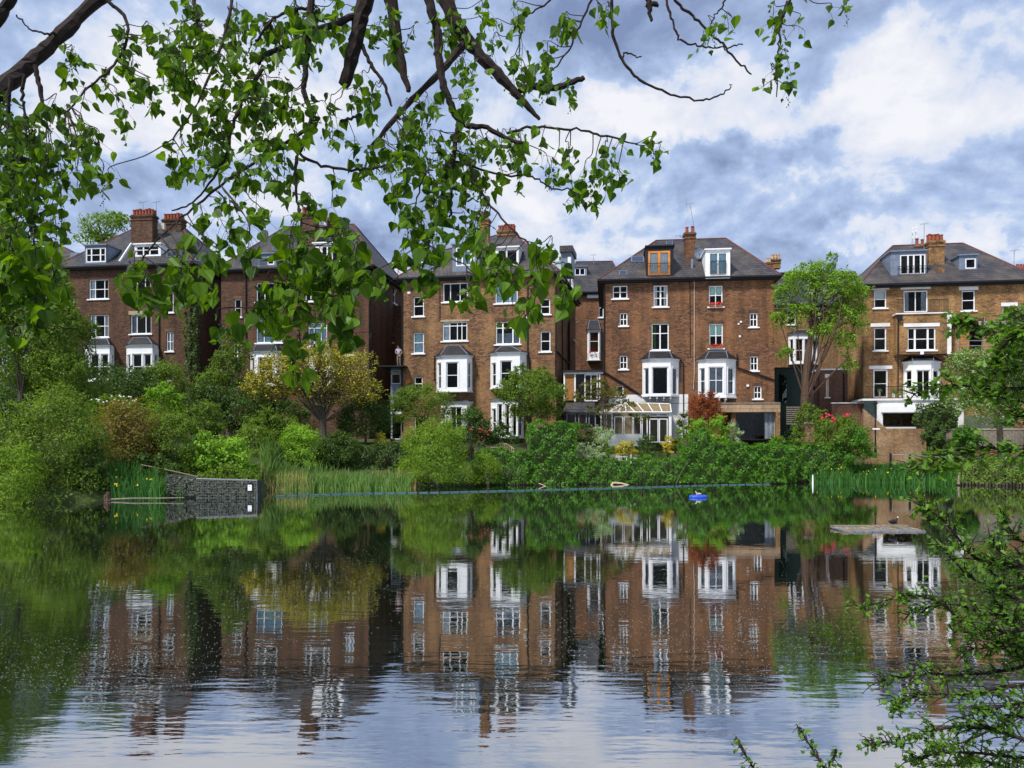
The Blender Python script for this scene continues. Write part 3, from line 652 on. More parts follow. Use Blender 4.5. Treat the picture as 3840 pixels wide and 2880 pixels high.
# side gable dormer
a, b, zz0, zz1 = H.rect((1215, 255, 1282, 405), 3.2)
H.part('dormer', 'lead', (1205, 262, 1278, 412), 3.0, 5.5); H.part('dormer_roof', 'slateP', (1195, 222, 1285, 264), 2.7, 5.8)
H.part('window', 'white', (1252, 300, 1274, 400), 2.96, 2.995)
H.chimney((645, 30, 702, 400), 1.6, .8, 2); H.chimney((765, 112, 880, 170), 6.2, 1.2, 6)
H.pipe([(975, 480), (975, 960), (990, 1020), (990, 1110)]); H.pipe([(1168, 440), (1168, 1180)]); H.pipe([(367, 470), (367, 745)], .025); H.pipe([(330, 985), (330, 1160)], .04)
H.pipe([(107, 450), (107, 1500)], .05)
tfp = lambda q: (H.W+.07, q, 0)
for q, z0, z1 in ((3.4, 3.0, H.ze-.3), (7.6, 3.0, H.ze-.3), (8.3, 6.0, H.ze-.3)): MB().tube([(H.W+.07, q, z0), (H.W+.07, q, z1)], .055, 6).build('drainpipe', M['gutter'], H.root)
MB().tube([(H.W+.08, .1, H.hit(1170, 955)[1]), (H.W+.08, 7.5, H.hit(1170, 955)[1]-.15)], .06, 6).build('drainpipe', M['gutter'], H.root)
H.part('alarm_box', 'orange', (134, 1148, 160, 1176), -.08, -.001); H.part('vent', 'render', (143, 541, 163, 556), -.03, -.001); H.part('vent', 'render', (950, 715, 972, 738), -.05, -.001)
H3 = H
# house 4
H = House(K4, 120, 1298, 66, 7, 2.0, 12, 540, (480, 962, 280), 'brick4', 'warm brown brick house right of centre with orange-framed attic doors and a tall aerial', 'slateP', group=GRP)
H.win((180, 592, 282, 682), (.5,), (.5,), None, 'soldier', thick=.12); H.win((462, 590, 560, 738), (.5,), (.25, .6), ('sides', 'curtain'), 'soldierR', thick=.12)
H.win((845, 592, 940, 738), (.5,), (.45,), ('top', 'blind'), 'soldierR'); H.win((228, 780, 282, 870), (.5,), (.5,), None, 'soldierR'); H.win((1127, 780, 1182, 878), (.5,), (.45,), None, 'soldierR')
H.win((448, 853, 568, 1038), (.5,), (.36,), ('left', 'leafG'), 'soldier', thick=.1); H.win((847, 855, 942, 1025), (.5,), (.48,), ('top', 'blind'), 'soldierR')
H.win((228, 1075, 282, 1170), (.5,), (.5,), None, 'soldierR'); H.win((1130, 1080, 1185, 1180), (.5,), (.5,), None, 'soldierR'); H.win((1155, 1285, 1210, 1375), (.5,), (.5,), None, 'soldierR')
H.win((205, 1283, 255, 1355), (), (), None, None)
H.bay((385, 1105, 638, 1348), (440, 580), .9, [((453, 1155, 562, 1342), (), (), None)], (1160, 1342), (425, 1050, 580), brackets=True, curtain_side=('full', 'greycurt'), side_hs=())
H.bay((770, 1108, 1032, 1358), (828, 962), .9, [((845, 1155, 945, 1338), (.5,), (.5,), ('full', 'greycurt'))], (1160, 1338), (835, 1048, 970), brackets=True, curtain_side=('full', 'greycurt'))
H.ops.append(H.rect((480, 1480, 560, 1660), 0)); H.ops.append(H.rect((980, 1475, 1280, 1660), 0))
H.walls()
H.part('rendered_plinth', 'render', (255, 1345, 702, 1405), -.03, -.002); H.part('rendered_plinth', 'render', (565, 1407, 702, 1650), -.03, -.002); H.part('rendered_plinth', 'render', (150, 1372, 253, 1405), -.03, -.002)
H.dormer((412, 322, 600, 525), (424, 350, 578, 520), (.5,), (), 'gutter', 'orangewood', rail=(424, 435, 578, 522), curtain=('full', 'curtain'), nrail=14, bw=.17)  # bright curtain stands in for sky mirrored by the attic door panes
H.dormer((822, 345, 992, 530), (845, 362, 972, 518), (.5,), (), 'white', 'white', rail=(855, 420, 965, 518), curtain=('full', 'bluecurt'), nrail=12)  # pale blue curtain imitates the sky's reflection on these panes
H.skylight((225, 492, 278, 520)); H.skylight((308, 392, 396, 430)); H.skylight((550, 288, 594, 310))
H.chimney((676, 222, 752, 415), 3.0, .8, 2); H.part('chimney_shaft', 'brick4', (690, 385, 722, 478), 1.6, 3.0, H.root); H.part('lead_flashing', 'lead', (722, 408, 736, 520), .9, 1.4)
for r in ((720, 910, 736, 932), (1238, 768, 1254, 782), (1238, 990, 1254, 1006), (1240, 1282, 1256, 1298)): H.part('air_brick', 'tilecap', r, -.02, -.001)
for r in ((1060, 836, 1074, 848), (1052, 936, 1066, 948), (1045, 850, 1056, 862)): H.part('vent', 'render', r, -.05, -.001)
H.part('lamp', 'white', (1106, 1276, 1122, 1290), -.12, -.001)
H.pipe([(712, 560), (716, 1080), (690, 1082)], .022); H.pipe([(744, 545), (744, 1200), (738, 1310)], .028, -.05, 'cream'); H.pipe([(640, 1105), (668, 1125), (670, 1460)], .045)
H.pipe([(1040, 1070), (1042, 1160), (1165, 1200), (1298, 1245)], .07, -.1); H.pipe([(122, 555), (120, 1180)], .06); H.pipe([(115, 1185), (240, 1260), (375, 1350)], .07, -.12)
H.aerial((768, 330), (714, 28), 3.3, 'tall leaning mast aerial above the chimney of the house with orange attic doors', 1); H.aerial((680, 268), (640, 250), 2.7, 'small aerial on the left of the single chimney', 0)
def flowers(fr, name, r, yo, n, mat, leafmat=None, sz=.07, seed=1):
    u0, u1, z0, z1 = fr.rect(r, yo); rr = random.Random(seed); mb = MB()
    for i in range(n): mb.ball((rr.uniform(u0, u1), yo+rr.uniform(-.1, .1), rr.uniform(z0, z1)), sz*rr.uniform(.6, 1.1), 5, 3)
    return mb.build(name, M[mat], fr.root)
def flower_box(fr, r, yo, label, K=None):
    f = fr.sub((r[0]+r[2])/2, yo, fr.o.z+fr.hit((r[0]+r[2])/2, r[3], yo)[1], 'flower_box', label, 'flower box', 'flower boxes on window sills')
    x0, y0, x1, y1 = r; m = (y0+y1)/2
    f.part('planter', 'pot', (x0, m+3, x1, y1), -.1, .1); flowers(f, 'red_flowers', (x0, y0, x1, m+3), 0, 26, 'red', seed=int(x0)); flowers(f, 'leaves', (x0, m-4, x1, m+6), 0, 18, 'leafG', seed=int(x1))
flower_box(H, (850, 705, 888, 738), -.12, 'left red flower box on the top floor sill under a green blind'); flower_box(H, (896, 705, 936, 738), -.12, 'right red flower box on the top floor sill under a green blind')
flower_box(H, (850, 992, 940, 1024), -.12, 'wide red flower box on the first floor sill of the warm brown house')
yd = H.roofhit(830, 420)[1]; flower_box(H, (815, 400, 845, 435), yd-.3, 'small flower box at the left foot of the white attic doors')
# satellite dish
f = H.sub(778, 1.9, H.o.z+H.hit(778, 405, 1.9)[1], 'satellite_dish', 'round grey satellite dish on the roof beside the single chimney', 'satellite dish')
mb = MB(); n = 16
ps = [(0, .12, .45)]+[(.42*k*math.cos(i*2*math.pi/n), .12-.14*k*k, .45+.45*k*math.sin(i*2*math.pi/n)) for k in (.55, 1) for i in range(n)]
mb.pts(ps, [(0, 1+i, 1+(i+1) % n) for i in range(n)]+[(1+i, 1+n+i, 1+n+(i+1) % n, 1+(i+1) % n) for i in range(n)]); mb.build('reflector', M['lead'], f.root)
MB().tube([(0, .15, -.3), (0, .15, .45)], .03).tube([(0, .1, .1), (0, -.45, .35)], .02).build('bracket', M['black'], f.root)
H4 = H
# house 5
H = House(K5, 650, 1720, 66, 9, 1.2, 13, 436, (835, 1275, 204), 'brick5', 'yellow brick house at right with white lintels, balcony rail and white rendered terrace', 'slateP', group=GRP)
WL = 'render'
H.win((717, 483, 795, 595), (), (.5,), 'top', WL, lr=(702, 457, 812, 480)); H.win((903, 485, 1055, 620), (.5,), (), ('sides', 'greycurt'), WL, False, lr=(884, 457, 1073, 476))
H.win((1268, 485, 1353, 612), (), (.48,), None, WL, lr=(1252, 460, 1372, 482)); H.win((1525, 590, 1612, 720), (), (.5,), None, WL, lr=(1516, 560, 1620, 583))
H.win((717, 718, 795, 862), (), (.48,), None, WL, lr=(695, 690, 818, 712)); H.win((712, 980, 805, 1160), (), (.5,), None, WL, False, lr=(685, 957, 832, 978), bw=.12)
H.ops.append(H.rect((1255, 700, 1400, 862), 0)); H.ops.append(H.rect((890, 720, 1140, 860), 0))
# projecting first floor box
f0 = -1.0; u0, u1, z0, z1 = H.rect((862, 632, 1200, 884), f0); wa = H.rect((928, 718, 1105, 860), f0)
tf = lambda u, d, z: (u, f0+d, z)
mb = MB(); panel(mb, u0, u1, z0, z1, [wa], .25, tf); mb.box(u0, u0+.2, f0+.251, -.002, z0, z1).box(u1-.2, u1, f0+.251, -.002, z0, z1).box(u0+.2, u1-.2, f0+.251, -.002, z0, z0+.1); pj = mb.build('projecting_bay', M['brick5'], H.root)
window(H.root, wa[0]+.003, wa[1]-.003, wa[2]+.003, wa[3]-.003, (.25, .75), (.5,), None, True, tf, thick=.14)
MB().box(u0-.1, u1+.1, f0-.1, -.002, z1, z1+.1).build('coping', M['render'], pj); H.part('rendered_edge', 'render', (1177, 628, 1203, 884), f0-.03, f0-.002, pj); H.part('lintel', 'render', (903, 690, 1130, 712), f0-.04, f0-.002)
railing(H, 'balcony_rail', (862, 540, 903, 622), f0+.05, 6); railing(H, 'balcony_rail', (1057, 540, 1185, 622), f0+.05, 16)
H.bay((900, 935, 1135, 1160), (965, 1075), .9, [((985, 985, 1068, 1155), (.5,), (), None)], (985, 1100), (940, 895, 1090))
H.walls((), [])
H.part('cornice', 'render', (655, 444, 860, 452), -.1, -.002)
H.dormer((822, 240, 1046, 387), (880, 258, 1040, 383), (.3, .55, .85), (), rail=(868, 330, 1040, 383), curtain=None, glass='skyglass') if False else H.dormer((822, 240, 1046, 387), (880, 258, 1040, 383), (.3, .55, .85), (), rail=(868, 330, 1040, 383))
H.dormer((1252, 265, 1366, 352), (1290, 282, 1357, 347), (), ())
H.chimney((1062, 168, 1160, 360), 2.6, .95, 4); H.chimney((975, 196, 1045, 260), 6.0, .9, 2); H.part('chimney_shoulder', 'brick5', (1120, 340, 1160, 405), 1.2, 2.58)
H.pipe([(880, 640), (868, 690), (868, 1160)], .055, f0-.08); H.part('hopper', 'gutter', (868, 638, 896, 672), f0-.25, f0-.04)
H.part('alarm_box', 'curtain', (1008, 866, 1030, 886), f0-.1, f0-.003)
H.aerial((1030, 235), (1032, 68), 5.4, 'thin tall aerial with a side arm left of the yellow chimney', 0); H.aerial((955, 205), (958, 110), 6.2, 'left mobile antenna mast behind the right house roof', 2, 'antenna_mast'); H.aerial((978, 205), (980, 105), 6.4, 'mobile antenna mast nearest the small red pots', 2, 'antenna_mast')
H.aerial((1595, 365), (1598, 235), 9, 'aerial at the far right edge behind the roof slope', 0); H.part('chimney', 'brickR', (1600, 350, 1700, 420), 9, 10); 
for k in range(4): 
    uu, zz = H.hit(1618+k*22, 350, 9.3); MB().cyl((uu, 9.3), .14, zz, zz+.45, 9, .12).build('chimney_pot', M['pot'], H.root)
H5 = H
# white terrace of house 5
T = H.sub(650, -3.2, 1.2, 'terrace_extension', 'white rendered lower ground extension with dark wide window and black terrace rail', 'extension')
u0, u1, z0, z1 = T.rect((735, 1175, 1280, 1350), 0); zt = z1
ops = [T.rect((772, 1255, 1240, 1342), 0)]
mb = MB(); panel(mb, u0, u1, 0, z1, ops, .3); mb.box(u0, u0+.25, .301, 3.1, 0, z1).box(u1-.25, u1, .301, 3.1, 0, z1); mb.build('rendered_wall', M['render'], T.root)
a0, a1, _, _ = T.rect((650, 1160, 1268, 1175), 0); MB().box(a0-.1, a1+.1, -.12, 3.1, z1+.001, z1+.16).build('terrace_slab', M['render'], T.root)
o = ops[0]; window(T.root, o[0]+.003, o[1]-.003, o[2]+.003, o[3]-.003, (.25, .5, .75), (), None, False, mat='black', inset=.15)
T.part('shutter_box', 'white', (765, 1213, 985, 1250), -.2, -.002); railing(T, 'terrace_rail', (668, 1085, 1260, 1158), .05, 58)
T.part('glass_balustrade', 'greenglass', (652, 1176, 733, 1262), .05, .09); T.part('glass_balustrade', 'greenglass', (1285, 1268, 1575, 1355), -.4, -.36)
MB().tube(T.path([(740, 1262), (778, 1352)], -.02), .07, 4).build('stair_stringer', M['white'], T.root)
for r, m in (((745, 1120, 760, 1160), 'concrete'), ((832, 1130, 848, 1160), 'white'), ((872, 1140, 890, 1158), 'white')):
    n = T.sub((r[0]+r[2])/2, .5, 1.2+T.hit(r[0], r[3], .5)[1], 'plant_pot', 'small %s pot on the terrace, %s' % ('grey' if m == 'concrete' else 'white', {745: 'leftmost', 832: 'in the middle', 872: 'nearest the white bay'}[r[0]]), 'plant pot', 'pots on the terrace')
    uu = n.rect(r, 0); MB().cyl((0, 0), (uu[1]-uu[0])*.4, 0, uu[3]-uu[2], 10, (uu[1]-uu[0])*.55).build('pot', M[m], n.root); flowers(n, 'leaves', (r[0]-3, r[1]-14, r[2]+3, r[1]+2), 0, 24, 'leafG', seed=r[0])
# brick block at the side of house 5
E = H5.sub(370, 1.0, 1.2, 'side_extension', 'low brick side extension with white coping left of the yellow brick house', 'extension')
u0, u1, z0, z1 = E.rect((372, 985, 552, 1200), 0)
tf = ident
wn = E.rect((415, 1035, 432, 1155), 0); mb = MB(); panel(mb, u0, u1, 0, z1, [wn], .2); mb.box(u0, u0+.2, .201, 6, 0, z1).box(u1-.2, u1, .201, 6, 0, z1).box(u0+.2, u1-.2, .201, 6, z1-.1, z1); mb.build('wall', M['brickR'], E.root)
window(E.root, *[v for v in wn], (), (), None, True, inset=.05, bw=.05); MB().box(u0-.08, u1+.08, -.08, 6, z1+.002, z1+.12).build('coping', M['white'], E.root); E.part('lintel', 'white', (408, 1010, 438, 1033), -.03, -.002)
MB().tube(E.path([(527, 1000), (527, 1190)], -.06), .06).build('drainpipe', M['gutter'], E.root)
E2 = H5.sub(450, -1.6, 1.2, 'garden_wall', 'brick garden wall with white coping at the left foot of the terrace', 'wall')
u0, u1, z0, z1 = E2.rect((452, 1195, 650, 1300), 0); MB().box(u0, u1, 0, .3, 0, z1).build('wall', M['brickR'], E2.root); MB().box(u0-.05, u1+.02, -.06, .36, z1+.001, z1+.09).build('coping', M['white'], E2.root)
BW = Frame(3238, 61.0, 9, .9, 'retaining_wall', 'patchy yellow brick retaining wall below the white terrace', 'wall', K=K5)
u0, u1, z0, z1 = BW.rect((650, 1352, 1045, 1520), 0); 
MB().pts([(u0, 0, 0), (u1, 0, 0), (u1, 0, z1), (u0+1.7, 0, z1), (u0, 0, z1+1.55), (u0, .35, 0), (u1, .35, 0), (u1, .35, z1), (u0+1.7, .35, z1), (u0, .35, z1+1.55)],
   [(0, 1, 2, 3, 4), (9, 8, 7, 6, 5), (0, 4, 9, 5), (4, 3, 8, 9), (3, 2, 7, 8), (2, 1, 6, 7)]).build('brickwork', M['brickG'], BW.root)
# scaffold right of house 5
SC = H5.sub(1240, -1.6, 1.2, 'scaffold', 'tube scaffold with boards in front of the open right half of the yellow house', 'scaffold')
for x in (1245, 1410, 1480, 1600): MB().tube(SC.path([(x, 660), (x, 1100)], 0), .03).build('standard', M['aluminium'], SC.root)
for y in (705, 800, 832, 868): MB().tube(SC.path([(1235, y), (1640, y)], -.05), .03).build('ledger', M['aluminium'], SC.root)
SC.part('boards', 'teak', (1238, 870, 1640, 890), -.1, 1.3); SC.part('concrete_beam', 'concrete', (1370, 675, 1560, 712), 1.2, 1.55); SC.part('red_beam', 'tilecap', (1205, 662, 1420, 676), 1.2, 1.5); SC.part('plywood', 'timber', (1258, 705, 1315, 860), 1.62, 1.68)
# houses set back
def backhouse(K, x0, x1, Y, eave, ridge, label, brick, wins, zb=3, rm='slate', depth=10, rot=4):
    h = House(K, x0, x1, Y, rot, zb, depth, eave, ridge, brick, label, rm, name='brick_house', group='brick houses set back behind the gardens')
    for w in wins: h.win(*w)
    h.walls(); return h
h = backhouse(K3, 1268, 1640, 90, 545, (1310, 1560, 335), 'brick house set back in the gap between the middle and warm brown houses', 'brick4',
    [((1466, 585, 1500, 720), (), (.5,), None, 'soldier')])
bay(h, (1388, 812, 1480, 1010), (1398, 1470), .8, [((1402, 820, 1466, 962), (), (.45,), None)], (820, 962), (1395, 742, 1470)); h.part('cornice', 'render', (1386, 560, 1490, 585), -.2, -.002)
h.dormer((1285, 370, 1385, 432), (1300, 378, 1372, 428), (.5,), (), 'lead'); h.aerial((1432, 350), (1428, 290), 4, 'small aerial on the house set back in the central gap', 0)
flowers(h, 'sill_flowers', (1400, 955, 1445, 968), -1.0, 14, 'red', seed=4)
h = backhouse(K5, 60, 640, 92, 575, (90, 600, 375), 'ochre brick house set back behind the big pollarded tree', 'brick5',
    [((172, 610, 225, 700), (), (.5,), None, 'render'), ((360, 610, 400, 700), (), (.5,), None, 'render'), ((505, 760, 520, 880), (), (.5,), None, 'render')])
bay(h, (178, 760, 362, 940), (215, 325), .9, [((225, 790, 270, 930), (), (.5,), None), ((280, 790, 318, 930), (), (.5,), None)], (790, 930), (215, 735, 330)); h.part('cornice', 'render', (92, 575, 640, 598), -.25, -.002)
bay(h, (300, 985, 372, 1120), (310, 362), .7, [((318, 1010, 355, 1110), (), (.5,), None)], (1010, 1110), (315, 975, 360))
h.chimney((40, 305, 75, 360), 4, .8, 2, 'potbuff'); h.chimney((72, 285, 130, 345), 4, .8, 3, 'potbuff'); h.dormer((290, 430, 350, 510), (300, 440, 340, 500), (.5,), ())
h = backhouse(K1, -60, 200, 88, 560, (-20, 90, 420), 'grey roofed house half hidden at the far left', 'brick1', [], rot=6)
h.part('roof_box', 'lead', (150, 468, 220, 540), 1, 3)
# backing wall added to keep the gap dark, then lean-tos between houses
Bk = Frame(1395, 76, 8, 2.0, 'brick_wing', 'dark brick wing closing the gap between the second and middle houses', 'extension', K=K3)
u0, u1, z0, z1 = Bk.rect((-60, 640, 200, 1500), 0); MB().box(u0, u1, 0, .3, 0, z1).build('wall', M['brick1'], Bk.root)
A = Frame(1464, 66.5, 8, 2.6, 'lean_to', 'narrow pale grey glazed lean-to stacked in the dark gap', 'extension', K=G2)
u0, u1, z0, z1 = A.rect((1250, 290, 1338, 880), 0)
ops = [A.rect(r, 0) for r in ((1255, 308, 1330, 326), (1255, 335, 1330, 418), (1262, 560, 1332, 632), (1256, 680, 1340, 878))]
mb = MB(); panel(mb, u0, u1, 0, z1, ops, .15); mb.build('front_panel', M['lead'], A.root)
for o in ops: window(A.root, o[0]+.002, o[1]-.002, o[2]+.002, o[3]-.002, (), (), None, False, inset=.03, bw=.05)
MB().box(u0, u0+.1, .151, 5, 0, z1).box(u0+.1, u1, 4.9, 5, 0, z1).build('side_panel', M['lead'], A.root); MB().box(u0-.1, u1+.05, -.15, 5, z1+.002, z1+.1).build('roof', M['gutter'], A.root)
A.part('canopy', 'white', (1250, 650, 1345, 672), -.5, -.002)
Ar = A
# extension between houses 3 and 4
B = Frame(2112, 63.5, 7, 2.6, 'timber_extension', 'flat-roofed white framed extension with an orange timber panel between two houses', 'extension', K=G3)
u0, u1, z0, z1 = B.rect((770, 118, 1115, 380), 0); zr = B.hit(900, 470, 0)[1]
B.part('fascia', 'white', (768, 112, 1135, 128), -.12, .1); B.part('roof', 'slateD', (762, 92, 1140, 111), -.3, 3.0)
for x in (770, 868, 1095): B.part('post', 'white', (x, 129, x+14, 382), -.05, .08)
for k in range(6): B.part('board', 'timber', (785+k*13.6, 132, 797.5+k*13.6, 372), 0, .03)
o = B.rect((962, 130, 1085, 380), 0); window(B.root, *o, (.5,), (), None, False, inset=0); B.part('pane', 'glass', (884, 130, 960, 380), .05, .06); B.part('rear_wall', 'brick1', (770, 130, 1110, 620), 2.9, 3.1)
ub, uc, _, _ = B.rect((755, 400, 1085, 480), -1.6)
z_a, z_b = B.hit(900, 392, -.1)[1], B.hit(900, 478, -1.8)[1]
MB().pts([(ub, -1.8, z_b), (uc, -1.8, z_b), (uc-.3, -.13, z_a), (ub+.3, -.13, z_a), (ub, -1.8, z_b-.1), (uc, -1.8, z_b-.1), (uc-.3, -.13, z_a-.1), (ub+.3, -.13, z_a-.1)], [(0, 1, 2, 3), (4, 7, 6, 5), (0, 4, 5, 1), (1, 5, 6, 2), (3, 2, 6, 7), (0, 3, 7, 4)]).build('lean_to_roof', M['slate'], B.root)
for r in ((795, 492, 885, 640), (905, 492, 985, 640), (1000, 492, 1068, 640)):
    o = B.rect(r, -1.6); window(B.root, *o, (), (), None, False, lambda u, d, z: (u, -1.6+d, z), inset=0, mat='lead', name='glazed_door')
# lamp inside
# white conservatory
Cn = Frame(2252, 62.0, 5, 2.9, 'conservatory', 'white framed conservatory with a hipped glass roof behind the small gardens', 'conservatory', K=G3)
u0, u1, z0, z1 = Cn.rect((1225, 490, 1490, 735), 0)
zs = Cn.hit(1300, 690, 0)[1]
MB().box(u0, u1, .0, .12, -.3, zs).build('dwarf_wall', M['white'], Cn.root)
for r in ((1237, 520, 1318, 688), (1325, 520, 1408, 688), (1412, 520, 1485, 688)):
    o = Cn.rect(r, 0); window(Cn.root, *o, (), (), None, False, inset=0, bw=.06)
for r in ((1490, 490, 1545, 735), (1560, 540, 1645, 760), (1650, 540, 1730, 760), (1425, 492, 1490, 520), (1492, 492, 1560, 520), (1562, 492, 1640, 520), (1645, 492, 1735, 520)):
    o = Cn.rect(r, -.02); window(Cn.root, *o, (), (), None, False, lambda u, d, z: (u, -.02+d, z), inset=0, bw=.07, name='glazed_door' if r[3] > 740 else 'window')
Cn.part('post', 'white', (1740, 480, 1765, 760), -.02, .1); Cn.part('back_wall', 'cane', (1110, 490, 1740, 760), 3.3, 3.4)
MB().box(Cn.u(1105), u0, .0, .1, -.3, zs).build('dwarf_wall', M['white'], Cn.root)
o = Cn.rect((1110, 490, 1222, 690), 0); window(Cn.root, *o, (.5,), (), None, False, inset=0)
e = [Cn.hit(x, y, d) for x, y, d in ((1100, 482, -.15), (1765, 482, -.15), (1335, 395, 1.9), (1560, 400, 1.9), (1745, 405, 1.9))]
ea, eb, ra, rb, rc = [(q[0], (-.15, -.15, 1.9, 1.9, 1.9)[i], q[1]) for i, q in enumerate(e)]
def lerp(p, q, t): return tuple(p[i]+(q[i]-p[i])*t for i in range(3))
bars = MB(); rbk = (ea[0]+.1, 3.3, ra[2]-.1)
for k in range(9):
    b0 = lerp(ea, eb, k/8); t0 = ra if k < 4 else lerp(ra, rc, (k-4)/4+.02); bars.tube([b0, t0], .04, 4)
    if k:
        b9 = lerp(ea, eb, (k-1)/8); t9 = ra if k-1 < 4 else lerp(ra, rc, (k-5)/4+.02)
        MB().pts([b9, b0, t0, t9] if t0 != t9 else [b9, b0, t0], [(0, 1, 2, 3)] if t0 != t9 else [(0, 1, 2)]).build('roof_pane', M['cane'], Cn.root)
bars.tube([ra, rc], .06, 4).tube([ea, eb], .07, 4).tube([ra, rbk], .05, 4); bars.build('roof_bars', M['white'], Cn.root)
MB().tube([(ra[0], ra[1], ra[2]), (ra[0], ra[1], ra[2]+.3)], [.06, .02], 5).build('finial', M['white'], Cn.root)
MB().box(ra[0], rc[0], 1.95, 3.3, ra[2]-.05, ra[2]+.06).build('roof_deck', M['slateD'], Cn.root)
# garden room of house 4
Gr = H4.sub(930, -3.6, 2.5, 'garden_room', 'box garden room with upright pale brick fascia, open black front and grey curtain', 'extension', K=K4)
u0, u1, z0, z1 = Gr.rect((900, 1408, 1340, 1466), 0)
MB().box(u0, u1, 0, .25, z0, z1).box(u1-.25, u1, .251, 3.5, z0, z1).build('fascia', M['slip'], Gr.root); MB().box(u0, u1, -.05, 3.5, z1+.001, z1+.09).build('coping', M['greywood'], Gr.root)
MB().box(u0+.1, u1-.26, .26, 3.5, z0+.1, z1-.02).build('roof', M['gutter'], Gr.root)
Gr.part('pier', 'brick5', (1308, 1467, 1338, 1660), .02, .5); Gr.part('side_wall', 'brick4', (1000, 1467, 1030, 1660), .3, .5)
p0, p1, q0, q1 = Gr.rect((1228, 1470, 1300, 1650), .5); mb = MB(); n = 26; ps = []
for k in range(n+1): ps += [(p0+(p1-p0)*k/n, .5+.06*math.sin(k*1.9), q0), (p0+(p1-p0)*k/n, .5+.06*math.sin(k*1.9), q1)]
mb.pts(ps, [(2*k, 2*k+2, 2*k+3, 2*k+1) for k in range(n)]).build('curtain', M['greycurt'], Gr.root)
Gr.part('glass_door', 'glass', (1030, 1468, 1226, 1655), .35, .37)
Gr.part('floor', 'gutter', (905, 1652, 1335, 1660), .1, 3.4)
# dark glazed block in the gap right of house 4
D = Frame(2904, 68, 6, 2.4, 'glazed_side_extension', 'black and dark green glazed block in the gap right of the warm brown house', 'extension', K=K5)
u0, u1, z0, z1 = D.rect((98, 975, 262, 1200), 0); MB().box(u0, u1, 0, 4, 0, z1).build('body', M['greentank'], D.root); MB().box(u0-.1, u1+.1, -.1, 4, z1+.002, z1+.09).build('roof', M['gutter'], D.root)
D.part('pane', 'greenglass', (120, 1010, 168, 1190), -.05, -.01)
Fn = Frame(2904, 64, 6, 2.4, 'slatted_fence', 'dark slatted fence in the gap behind the round shrub', 'fence', K=K5)
for k in range(9): Fn.part('slat', 'greywood', (165, 1215+k*13, 250, 1222+k*13), 0, .03)
for x in (166, 206, 244): Fn.part('post', 'black', (x, 1205, x+5, 1420), .04, .12)

# ------------------------------------------------------------------ vegetation
def leaf_cloud(name, p, nrm, size, wr, mat, rng, parent=None, kind='stuff'):
    n = len(p); nrm = nrm/np.maximum(np.linalg.norm(nrm, axis=1, keepdims=True), 1e-6)
    r = rng.normal(size=(n, 3)); t = np.cross(nrm, r); t /= np.maximum(np.linalg.norm(t, axis=1, keepdims=True), 1e-6); b = np.cross(nrm, t)
    s = (size*rng.uniform(.5, 1.4, n))[:, None]; w = s*wr
    bend = nrm*s*.12
    v = np.stack([p-t*s*.5-bend, p+b*w*.5, p+t*s*.5-bend, p-b*w*.5], 1).reshape(-1, 3).astype(np.float32)
    me = bpy.data.meshes.new(name); me.vertices.add(4*n); me.vertices.foreach_set('co', v.ravel())
    me.loops.add(4*n); me.loops.foreach_set('vertex_index', np.arange(4*n, dtype=np.int32))
    me.polygons.add(n); me.polygons.foreach_set('loop_start', np.arange(0, 4*n, 4, dtype=np.int32)); me.polygons.foreach_set('loop_total', np.full(n, 4, dtype=np.int32))
    me.update(calc_edges=True)
    return link_mesh(name, me, M[mat], parent, kind)
def unit(rng, n):
    d = rng.normal(size=(n, 3)); return d/np.linalg.norm(d, axis=1, keepdims=True)
def dome_points(rng, r, n, nl, lr, up=.5, bell=False, fill=.2, shoots=.16):
    """leaves on clumps that cover an ellipsoid of radii r (centre at origin)"""
    r = np.array(r); ld = unit(rng, nl); lim = -.9 if bell else -.35; ld[:, 2] = np.where(ld[:, 2] < lim, -ld[:, 2], ld[:, 2])
    rl = rng.uniform(.5, 1.45, nl)*lr*min(r[0], r[2])
    lc = ld*(r-rl[:, None]*.75)*rng.uniform(.74, 1.14, nl)[:, None]
    k = rng.integers(0, nl, n); d = unit(rng, n); q = lc[k]+d*(rl[k]*rng.uniform(.55, 1.1, n))[:, None]*np.array([1, 1, .8])
    e = np.linalg.norm(q/r, axis=1); inner = e < .5
    q[inner] *= (.75/np.maximum(e[inner], .2))[:, None]
    m = rng.random(n) < fill; v = unit(rng, n)*(rng.random(n)**.4)[:, None]*r*.93; q = np.where(m[:, None], v, q)
    ns = max(4, int(n*shoots/14)); ks = rng.integers(0, nl, ns); ds = unit(rng, ns)*np.array([1, 1, .6])+np.array([0, 0, .55]); ds /= np.linalg.norm(ds, axis=1, keepdims=True)
    b0 = lc[ks]+ds*rl[ks][:, None]*.8; ln = rng.uniform(.12, .42, ns)*min(1, min(r)/1.0)+.05; which = rng.integers(0, ns, n); m = rng.random(n) < shoots; t = rng.random(n)
    sp = b0[which]+ds[which]*(ln[which]*t)[:, None]+rng.normal(0, .03, (n, 3)); q = np.where(m[:, None], sp, q)
    if bell:
        ez = q[:, 2]/r[2]; k = np.where(ez < .1, 1/np.sqrt(np.maximum(1-np.clip(ez-.1, -.9, 0)**2, .3)), 1.0); q[:, :2] *= k[:, None]
    nr = d+np.array([0, 0, up])+.55*rng.normal(size=(n, 3))+.4*q/r
    return q, nr, lc
NV = [0]
def world_of(cx, y, Y): p = P(cx, y, Y); return np.array((p.x, p.y, p.z))
def stem_mesh(name, mat, paths, parent): 
    mb = MB()
    for p, r in paths: mb.tube(p, r, 6)
    return mb.build(name, M[mat], parent)
